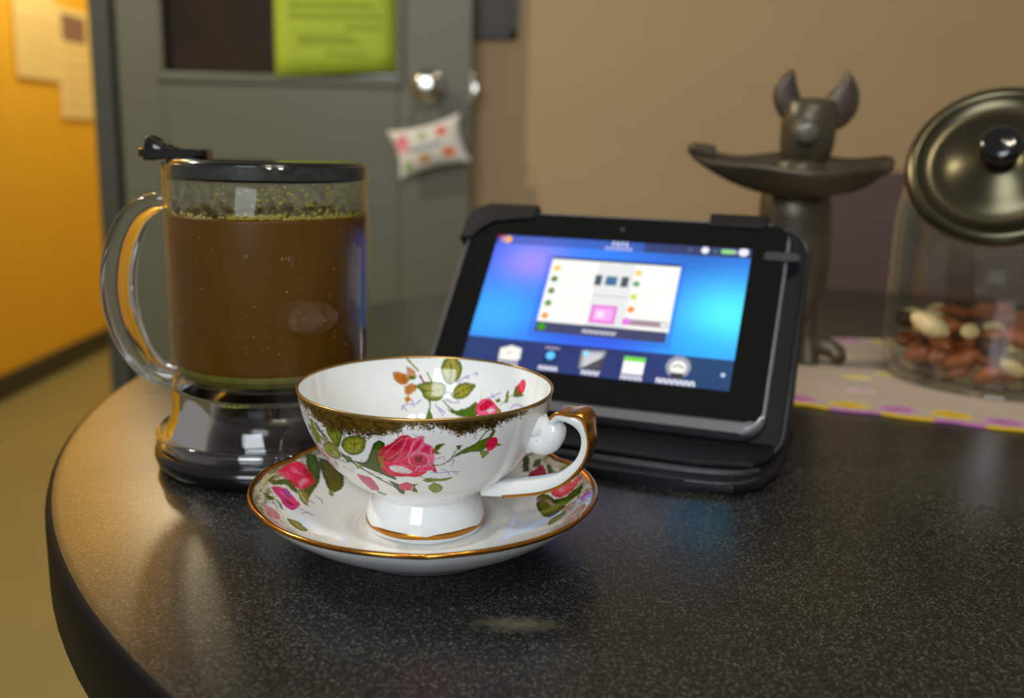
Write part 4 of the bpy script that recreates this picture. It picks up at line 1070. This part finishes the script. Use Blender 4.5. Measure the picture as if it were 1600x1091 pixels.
# soft tan blush of the transfer border on the two decorated sides
bl = sstep(12, 2, VS) * (sstep(20, 40, np.abs(US)) * (1 - sstep(100, 112, np.abs(US)))) * (0.35 + 0.5 * value_noise(US * .4, VS * .5, 12))
rgba[:, :3] = rgba[:, :3] * (1 - bl[:, None]) + np.array(lin((150, 128, 88))) * bl[:, None]
mot = value_noise(US * .55, VS * .75, 14) * .6 + value_noise(US * 1.3, VS * 1.6, 15) * .4
mk = sstep(0.50, 0.58, mot) * sstep(15, 8, VS) * sstep(30, 44, np.abs(US)) * (1 - sstep(92, 104, np.abs(US))) * 0.85
mcol = np.array(lin((84, 92, 34))) + (np.array(lin((160, 150, 84))) - np.array(lin((84, 92, 34)))) * value_noise(US * .9, VS * 1.1, 16)[:, None]
rgba[:, :3] = rgba[:, :3] * (1 - mk[:, None]) + mcol * mk[:, None]
paint(rgba, US, VS, DECALS['s'], aa=0.25, jitter=0.3, grainy=0.6, smooth=True)
# faint tea stain
st = 0.22 * sstep(9, 2, np.hypot(US + 18, (VS - 22) * 1.4)) * value_noise(US * .5, VS * .5, 77)
rgba[:, :3] = rgba[:, :3] * (1 - st[:, None]) + np.array(lin((214, 196, 130))) * st[:, None]
rgba[:, 3] = 0
mesh_obj('dish', V, F, china, saucer, colors=rgba)
V, F, TH = lathe_arrays(spline([(.0683, .0240), (.0684, .0230), (.065, .0192), (.060, .0152), (.055, .0118), (.050, .0089), (.045, .0063), (.040, .0038), (.036, .0016), (.0335, .0002), (.031, .0), (.029, .0020), (.0001, .0030)], 6), 240)
kk = lobes(TH, np.hypot(V[:, 0], V[:, 1])); V[:, 0] *= kk; V[:, 1] *= kk; V[:, 2] += (kk - 1) * 0.05
mesh_obj('underside', V, F, M['porcelain'], saucer)
V, F, TH = lathe_arrays(np.array([(.0668, .02365), (.0676, .0245), (.0685, .0247), (.0691, .0241), (.0690, .0232), (.0683, .0226), (.0678, .0230)]), 360)
kk = lobes(TH, np.hypot(V[:, 0], V[:, 1])); V[:, 0] *= kk; V[:, 1] *= kk; V[:, 2] += (kk - 1) * 0.05
mesh_obj('gold_rim', V, F, M['gold'], saucer)

# ------------------------------------------------------------------ tablet in its folding case
YAW, TILT = -0.35128, 0.68727
ux = Vector((math.cos(YAW), math.sin(YAW), 0)); bk = Vector((-math.sin(YAW), math.cos(YAW), 0))
upv = math.cos(TILT) * Vector((0, 0, 1)) + math.sin(TILT) * bk
nv = ux.cross(upv)
O = Vector((0.04276, 0.52295, TZ + 0.03433))
def local(z):       # matrix of the tilted tablet plane, z = offset along its normal
    q = O + nv * z
    return Matrix(((ux.x, upv.x, nv.x, q.x), (ux.y, upv.y, nv.y, q.y), (ux.z, upv.z, nv.z, q.z), (0, 0, 0, 1)))
tab = bpy.data.objects.new('tablet', None); COL.objects.link(tab); tab.empty_display_size = 0.02
tab.matrix_world = local(0)
tag(tab, 'black tablet computer with a lit blue home screen propped up in its case', 'tablet')
prism('device_shell', rounded_rect(-.097, .097, -.0225, .1085, .011), -.0102, -.0012, M['device'], tab, bev=0.0035, seg=4)
prism('glass_front', rounded_rect(-.0955, .0955, -.0165, .107, .008), -.0013, -.0002, M['bezel'], tab, bev=0.0004)
# screen picture
gx, gy = 500, 292
sx_, sy_ = np.meshgrid(np.linspace(0, 1, gx), np.linspace(0, 1, gy))
V = np.stack([(sx_ - .5) * .154, (1 - sy_) * .090, np.full_like(sx_, 0.00005)], -1).reshape(-1, 3)
su, sv = sx_.ravel(), sy_.ravel()
base = np.array(lin((56, 130, 250))) * np.ones((gx * gy, 3))
def glow(x, y, rx, ry, c, s=1.0):
    w_ = (s * np.exp(-(((su - x) / rx) ** 2 + ((sv - y) / ry) ** 2)))[:, None]
    base[:] = base * (1 - w_) + np.array(lin(c)) * w_
glow(0.8, 0.05, .25, .20, (44, 96, 190), .9)
glow(0.5, 0.75, .30, .12, (52, 84, 226), .8)
glow(0.0, 0.10, .10, .25, (70, 96, 245), .7)
glow(0.17, 0.20, .12, .16, (160, 140, 250), .95)
glow(0.08, 0.62, .16, .20, (64, 176, 252), .9)
glow(0.95, 0.50, .17, .24, (84, 240, 252), 1.0)
glow(0.85, 0.72, .16, .14, (40, 180, 250), .6)
rgba = np.ones((gx * gy, 4)); rgba[:, :3] = base
def dim(mask, c, a):
    rgba[mask, :3] = rgba[mask, :3] * (1 - a) + np.array(lin(c)) * a
dim(sv < 0.072, (60, 60, 120), .55)
dim((sv < 0.072) & (su > .6), (52, 54, 78), .75)
dim(sv > 0.795, (40, 40, 78), .90)
dim((sv > 0.795) & (su > .8), (34, 74, 108), .55)
dim((np.abs(su - .5) < .27) & (sv > .14) & (sv < .76), (50, 90, 200), .35)
PXs, PYs = su * 154, sv * 90
rect = lambda x0, y0, x1, y1, c, c2=None, s=.4: ['p', [[x0 * 154, y0 * 90], [x1 * 154, y0 * 90], [x1 * 154, y1 * 90], [x0 * 154, y1 * 90]], c, c2 or c, s]
dot = lambda x, y, r, c, c2=None: ['p', [[x * 154 + r * math.cos(q), y * 90 + r * math.sin(q)] for q in np.linspace(0, 6.28, 11)[:-1]], c, c2 or c, r * .6]
items = [rect(.253, .150, .750, .17, (30, 26, 50)), rect(.253, .166, .753, .65, (246, 246, 240)), rect(.440, .166, .585, .65, (226, 228, 228)), rect(.253, .645, .748, .722, (66, 68, 104))]
for k, y in enumerate((.236, .321, .412, .506, .601)):
    items.append(dot(.279, y, 2.2, ((250, 196, 90), (90, 130, 60), (110, 130, 80), (100, 150, 60), (226, 160, 70))[k]))
    items.append(rect(.30, y + .038, .435, y + .046, (222, 224, 220)))
for k, y in enumerate((.232, .315, .411, .505)):
    items.append(dot(.600, y, 2.1, ((250, 200, 110), (110, 160, 110), (196, 220, 80), (248, 140, 40))[k]))
    items.append(rect(.62, y + .038, .745, y + .046, (226, 226, 224)))
items += [rect(.438, .268, .465, .345, (40, 46, 60), (70, 84, 96)), rect(.480, .272, .524, .340, (40, 60, 74), (60, 110, 150)), rect(.540, .268, .568, .345, (40, 46, 60), (70, 84, 96)), rect(.445, .415, .580, .425, (190, 194, 196)),
          rect(.452, .492, .548, .622, (214, 60, 190), (246, 170, 238), 2.5), dot(.49, .56, 3.0, (250, 200, 245), (255, 225, 250)), rect(.585, .575, .742, .618, (120, 96, 120), (160, 140, 150)), dot(.592, .594, 2.6, (230, 120, 226)), dot(.733, .597, 2.6, (190, 180, 190), (230, 226, 226)),
          dot(.277, .683, 2.6, (60, 150, 30)),
          dot(.046, .034, 2.6, (250, 180, 70)), rect(.0, -.01, .03, .022, (150, 20, 30)), rect(.018, .012, .038, .058, (190, 150, 190)),
          rect(.823, .010, .838, .050, (235, 235, 250)), dot(.830, .026, 2.2, (245, 245, 255)), rect(.890, .012, .935, .044, (120, 190, 110), (150, 220, 130)), rect(.935, .018, .945, .040, (210, 205, 215)), dot(.971, .026, 2.9, (235, 232, 248)), dot(.775, .03, 1.6, (80, 84, 120)), dot(.868, .03, 1.4, (70, 104, 110))]
def glyphs(xc, yc, w, hh, n, c):
    for k in range(n):
        x = xc - w / 2 + w * (k + .5) / n
        items.append(['l', [[x * 154 - .3, (yc - hh / 2) * 90], [x * 154 - .3, (yc + hh / 2) * 90]], c, .55])
        items.append(['l', [[x * 154 - .3, (yc - hh * .1) * 90], [x * 154 + .4, (yc + hh * (.4 if k % 2 else -.4)) * 90]], c, .5])
glyphs(.505, .018, .07, .030, 4, (240, 240, 255)); glyphs(.502, .056, .11, .018, 9, (200, 200, 235)); glyphs(.501, .690, .13, .018, 13, (215, 215, 228))
glyphs(.184, .975, .08, .024, 7, (232, 232, 245)); glyphs(.342, .975, .075, .024, 8, (232, 232, 245)); glyphs(.503, .976, .07, .026, 7, (236, 236, 248)); glyphs(.654, .979, .08, .026, 8, (236, 236, 248)); glyphs(.812, .977, .14, .028, 14, (240, 240, 250))
items += [['p', [[21.5, 78], [28, 75.5], [34.5, 77], [35, 84], [33, 85.5], [22, 85.5]], (226, 224, 214), (240, 240, 234), 1.5], ['l', [[27, 81], [28.5, 80]], (190, 180, 150), .8],
          rect(.315, .835, .365, .930, (26, 30, 50)), rect(.312, .822, .368, .840, (150, 140, 170)), dot(.340, .884, 3.0, (70, 160, 240), (110, 210, 255)),
          ['p', [[69.5, 74], [84, 73], [83, 86], [70, 86]], (120, 122, 130), (200, 200, 204), 3], ['p', [[71, 86], [83, 86], [83.5, 77]], (50, 50, 60), (80, 80, 90), 2], dot(.472, .845, 2.0, (120, 200, 240), (160, 230, 255)),
          rect(.615, .838, .692, .955, (235, 235, 230), (250, 250, 248)), rect(.615, .838, .692, .868, (90, 200, 40), (110, 220, 60)),
          dot(.812, .875, 7.0, (150, 154, 170), (170, 172, 186)), dot(.812, .880, 4.6, (236, 234, 226), (250, 248, 244)), rect(.790, .915, .835, .95, (60, 54, 60)), ['l', [[122.5, 79], [125, 77.5], [127.5, 79]], (150, 146, 140), .9],
          dot(.970, .898, 1.6, (90, 130, 170), (200, 215, 235))]
paint(rgba, PXs, PYs, items, aa=0.35, jitter=0.05, grainy=0.0)
scr = mesh_obj('screen', V, ring_faces(gy, gx, False)[:, ::-1], print_mat('lit_screen', 0.08, emit=1.04), tab, colors=rgba)
scr['label'] = 'lit blue home screen'
lathe('camera_dot', [(0.0001, 0.0004), (0.0012, 0.0003), (0.0016, 0.0)], M['bezel'], tab, 16).location = (0.0, 0.0992, 0.0)

case = bpy.data.objects.new('tablet_case', None); COL.objects.link(case); case.empty_display_size = 0.02
case.matrix_world = Matrix(((ux.x, bk.x, 0, O.x), (ux.y, bk.y, 0, O.y), (0, 0, 1, TZ), (0, 0, 0, 1)))
tag(case, 'black leatherette folding case standing open beneath the tablet', 'tablet case')
inv = case.matrix_world.inverted()
def in_case(o, z):
    o.matrix_parent_inverse = Matrix()
    o.matrix_basis = inv @ local(z)
    return o
in_case(prism('back_panel', rounded_rect(-.1035, .1080, -.0335, .1125, .016), -.0165, -.0108, M['leather'], case, bev=0.0022, seg=3), 0)
rim_o = rounded_rect(-.1035, .1080, -.0335, .1125, .016)
bmv = [(x * 0.985, (y - .0395) * 0.985 + .0395, -.0106) for x, y in rim_o]
in_case(tube('panel_seam', bmv + [bmv[0]], 0.0014, M['leather_edge'], case, 8, per=1), 0)
for sx, y0, y1, nm in ((-1, .092, .1125, 'corner_strap'), (1, .098, .1125, 'corner_strap')):
    st_o = [(-.102, .086), (-.094, .086), (-.0905, .094), (-.083, .1005), (-.056, .1035), (-.056, .113), (-.088, .113), (-.098, .108), (-.102, .100)] if sx < 0 else [(.050, .104), (.080, .104), (.0835, .1065), (.0835, .113), (.050, .113)]
    in_case(prism(nm, st_o, -.0108, .0014, M['leather'], case, bev=0.0012, seg=2), 0)
in_case(prism('side_strap', rounded_rect(.084, .1035, .083, .0885, .002), -.0108, .0012, M['leather_edge'], case, bev=0.0008), 0)
# lower cover: folded slab lying on the table with a creased front edge
flap = prism('front_cover', [(-.084, -.060), (-.078, -.066), (.060, -.068), (.090, -.064), (.102, -.052), (.107, -.030), (.108, .060), (-.084, .060)], 0.0, .0058, M['leather'], case, bev=0.0022, seg=3)
prism('inner_cover', [(-.083, -.044), (.070, -.047), (.096, -.040), (.103, -.022), (.104, .050), (-.083, .050)], .0056, .0098, M['leather'], case, bev=0.0016, seg=3)
tube('cover_crease', [(-.082, -.0525, .0062), (.0, -.0545, .0062), (.062, -.0545, .0062), (.088, -.050, .0062), (.099, -.040, .0062)], (0.0016, 0.0024, 0.0024, 0.0022, 0.0016), M['leather_edge'], case, 8)
tube('cover_stitching', [(-.082, -.0640, .0050), (.0, -.0655, .0050), (.060, -.0660, .0050), (.088, -.0620, .0050), (.100, -.0500, .0050)], 0.0011, M['leather_edge'], case, 8)
# support leg from the back panel down to the slab
bm = bmesh.new()
Pt = [Vector((0, .0745, .0770)), Vector((0, .0800, .0740)), Vector((0, .0500, .0085)), Vector((0, .0430, .0085))]
a_ = [bm.verts.new((-.07, q.y, q.z)) for q in Pt]; b_ = [bm.verts.new((.107, q.y, q.z)) for q in Pt]
bm.faces.new(a_); bm.faces.new(b_[::-1])
for k in range(4):
    bm.faces.new((a_[k], a_[(k + 1) % 4], b_[(k + 1) % 4], b_[k]))
bm_obj('support_flap', bm, M['leather'], case)

# ------------------------------------------------------------------ bronze figurine with a leaf tray
FXc, FYc = 0.216, 0.726
fig = thing('animal_figurine', 'dark bronze long eared animal figurine holding up a leaf shaped tray', 'figurine', (FXc, FYc, TZ + 0.0022))
FZ = -0.0022
loft('body', [(-.001, .0, .034, .012, .012), (-.000, .0, .045, .0150, .015), (-.001, 0, .060, .0195, .019), (-.005, 0, .080, .0245, .023), (-.008, 0, .102, .0258, .024), (-.009, 0, .118, .0258, .023), (-.008, .004, .135, .023, .020), (-.006, .006, .150, .017, .016)], M['bronze'], fig, 28)
for sx, nm in ((-1, 'leg'), (1, 'leg')):
    loft(nm, [(-.002 + sx * .010, -.002, .0, .010, .014), (-.002 + sx * .010, -.001, .006, .0095, .013), (-.002 + sx * .009, 0, .020, .0075, .0085), (-.002 + sx * .007, 0, .040, .0095, .010), (-.002 + sx * .006, 0, .052, .010, .012)], M['bronze'], fig, 16)
tube('tail', [(.000, .006, .022), (.008, .000, .0125), (.017, -.006, .0130), (.0265, -.012, .0100), (.0280, -.020, .0058)], [.0080, .0078, .0076, .0068, .0055], M['bronze'], fig, 12)
hd = loft('head', [(-.003, .006, .148, .0150, .015), (-.003, .005, .156, .0185, .0175), (-.003, .004, .166, .0196, .0185), (-.003, .004, .178, .0195, .0185), (-.002, .005, .187, .0186, .0175), (-.002, .006, .1925, .0165, .014), (-.002, .006, .1945, .008, .007)], M['bronze'], fig, 28)
sn = lathe('snout', [(0.0001, .0125), (.0055, .0120), (.0078, .0095), (.0084, .005), (.0098, -.004)], M['bronze_light'], hd, 20, per=3)
sn.location = (-.0095, -.0125, .1705); sn.rotation_euler = (math.radians(98), 0, math.radians(-8))
def ear(sx):
    """Thick pointed ear: cupped leaf with an outline of its own."""
    if sx < 0:
        ctr_ = [(-.0155, .1820), (-.0180, .1880), (-.0205, .1960), (-.0205, .2035), (-.0188, .2095), (-.0172, .2145)]
        wid = [.0074, .0094, .0098, .0078, .0046, .0008]
    else:
        ctr_ = [(.0120, .1770), (.0160, .1830), (.0205, .1910), (.0228, .1985), (.0232, .2065), (.0222, .2140)]
        wid = [.0086, .0118, .0126, .0102, .0060, .0008]
    pts = [(x, .006, z) for x, z in ctr_]
    e_ = tube('ear', pts, [(w_, .0036 if k < 5 else .0008) for k, w_ in enumerate(wid)], M['bronze'], hd, 16, up=(0, 1, 0) if False else (1, 0, 0), per=6)
    inn = tube('inner_ear', [(x, .0032, z) for x, z in ctr_[1:5]], [(wid[k] * .55, .0013) for k in range(1, 5)], M['bronze_in'], hd, 12, up=(1, 0, 0), per=6)
    return e_
ear(-1); ear(1)
# leaf tray: shallow pointed bowl with a stem end on the left
nu, nr = 64, 12
V = []
for side in (0, 1):
    for i in range(nr + 1):
        q = i / nr
        for j in range(nu):
            a_ = 2 * math.pi * j / nu
            ca, sa = math.cos(a_), math.sin(a_)
            tip = abs(ca) ** 6
            ex = q * ((.0635 if ca > 0 else .066) * ca - (.015 * tip if ca < 0 else 0))
            ey = q * (.034 * sa * (1 - .25 * abs(ca)))
            zz = .1275 + .0225 * q ** 2.0 + .004 * tip * q ** 3 * (1.3 if ca < 0 else 0.6) + .0015 * math.sin(5 * a_) * q ** 3 + (.0045 * sa * q)
            V.append((ex - .012, ey - .024, zz - (0.004 if side else 0)))
F = []
st = (nr + 1) * nu
for side in (0, 1):
    for i in range(nr):
        for j in range(nu):
            f_ = (side * st + i * nu + j, side * st + i * nu + (j + 1) % nu, side * st + (i + 1) * nu + (j + 1) % nu, side * st + (i + 1) * nu + j)
            F.append(f_ if side == 0 else f_[::-1])
for j in range(nu):
    F.append((nr * nu + j, nr * nu + (j + 1) % nu, st + nr * nu + (j + 1) % nu, st + nr * nu + j))
tray = mesh_obj('leaf_tray', V, F, M['bronze'], fig)
tube('tray_stem', [(-.078, -.024, .1530), (-.087, -.026, .1555), (-.0945, -.028, .1570)], [.0065, .0050, .0036], M['bronze'], tray, 12)
tube('tray_rib', [(-.070, -.0255, .1485), (-.03, -.0245, .1305), (.02, -.0245, .1300), (.048, -.0255, .1440)], [.002, .0022, .0022, .0012], M['bronze'], tray, 8)
# ------------------------------------------------------------------ glass jar of nuts with a slanted lid
JX, JY = 0.345, 0.682
jar = thing('glass_jar', 'round clear glass jar with slanted metal lid standing on the cloth mat', 'jar', (JX, JY, TZ + 0.0022))
JR = 0.0752
lathe('jar_body', [(0.0001, 0.0005), (.064, .0), (.0705, .003), (.0742, .010), (JR, .024), (JR, .060), (.0750, .100), (.0735, .122), (.067, .142), (.053, .158), (.030, .167), (0.0001, .169)], M['jar_glass'], jar, 80, per=5)
lathe('jar_inner_wall', [(0.0001, 0.005), (.060, .005), (.066, .0085), (.0700, .016), (.0712, .030), (.0712, .060), (.0710, .100), (.0695, .120), (.063, .138)], M['jar_glass'], jar, 80, per=4)
ln_dir = Vector((-.42, -.76, .50)).normalized()
lid_c = Vector((0.3024, 0.620, TZ + 0.1565)) - Vector((JX, JY, TZ + 0.0022))
q_ = ln_dir.to_track_quat('Z', 'Y')
def jar_piece(name, prof, material, parent, off, cols=72, per=4):
    o_ = lathe(name, [(r * 0.905, z) for r, z in prof], material, parent, cols, per=per)
    o_.location = lid_c + ln_dir * off
    o_.rotation_euler = q_.to_euler()
    return o_
jar_piece('jar_neck', [(.066, -.050), (.057, -.030), (.0535, -.016), (.0535, -.006)], M['jar_glass'], jar, 0)
jar_piece('lid_gasket', [(.0540, -.015), (.0575, -.0145), (.0580, -.010), (.0540, -.009)], M['black_rubber'], jar, 0, per=1)
jl = jar_piece('jar_lid', [(.0565, -.0105), (.0605, -.0100), (.0620, -.0075), (.0610, -.0040), (.0570, -.0015), (.0540, -.0018), (.0500, -.0042), (.0440, -.0060), (.0360, -.0050), (.0240, -.0005), (.0140, .0025), (.0100, .0030), (0.0001, .0030)], M['lid_metal'], jar, 0)
kb = jar_piece('lid_knob', [(.0060, .0025), (.0060, .0075), (.0105, .0105), (.0140, .0150), (.0140, .0190), (.0105, .0225), (0.0001, .0240)], M['black_plastic'], jar, 0, 32)
jl['label'] = 'brassy grey round lid'

# nuts: four layers, kept where they show
def nut_mesh(name, a1, b1, c1, pt, material):
    prof = [(0.0001, -1), (.45, -.86), (.80, -.5), (1.0, -.05), (.92, .4), (.60 * (1 - pt * .3), .78), (.25, .95), (0.0001, 1.0)]
    V_, F_, _ = lathe_arrays(np.array(prof), 10)
    V_ = V_[:, [2, 0, 1]] * np.array((a1, b1, c1))
    me_o = mesh_obj(name, V_, F_, material)
    return me_o
kinds = [nut_mesh('mixed_nut', .0115, .0072, .0058, 1, M['nut_red']), nut_mesh('mixed_nut', .0100, .0080, .0064, 0, M['nut_dark']), nut_mesh('mixed_nut', .0125, .0066, .0060, 1, M['nut_red']), nut_mesh('mixed_nut', .0095, .0064, .0052, .5, M['nut_pale'])]
used = [False] * 4
LBL = ['red brown skinned nut among the mixed nuts in the glass jar', 'dark brown nut among the mixed nuts in the glass jar', 'long red brown nut among the mixed nuts in the glass jar', 'small pale nut among the mixed nuts in the glass jar']
GRP = ['red brown nuts in the jar', 'dark nuts in the jar', 'long red brown nuts in the jar', 'small pale nuts in the jar']
random.seed(5)
toward = Vector((-JX, -JY, 0)).normalized()
S = 0.0170
count = 0
for lay in range(4):
    z = 0.0135 + lay * 0.0092
    rmax = (0.056, 0.0595, 0.060, 0.060)[lay]
    for i in range(-6, 7):
        for j in range(-6, 7):
            x = (i + 0.5 * (j % 2) + 0.25 * (lay % 2)) * S
            y = j * S * 0.866 + 0.3 * S * (lay % 2)
            r = math.hypot(x, y)
            f = (x * toward.x + y * toward.y)
            if r > rmax:
                continue
            if lay < 3 and (r < rmax - 0.020 or f < 0.005):
                continue
            k = random.choices([0, 1, 2, 3], [4.4, 3.4, 3.4, 2.8])[0]
            pale_big = False
            if used[k]:
                o = kinds[k].copy(); COL.objects.link(o)
            else:
                o = kinds[k]; used[k] = True
            o.location = (JX + x + random.uniform(-.0012, .0012), JY + y + random.uniform(-.0012, .0012), TZ + z + random.uniform(-.0015, .0022))
            o.rotation_euler = (random.uniform(-.6, .6), random.uniform(-.5, .5), random.uniform(0, 6.28))
            tag(o, LBL[k], 'nut', GRP[k])
            count += 1
big = nut_mesh('mixed_nut', .0140, .0085, .0078, .4, M['nut_pale'])
big.location = (0.2835, 0.6500, TZ + 0.0455); big.rotation_euler = (0.1, 0.42, -0.5)
tag(big, 'large pale cream nut on top at the left wall of the jar', 'nut')
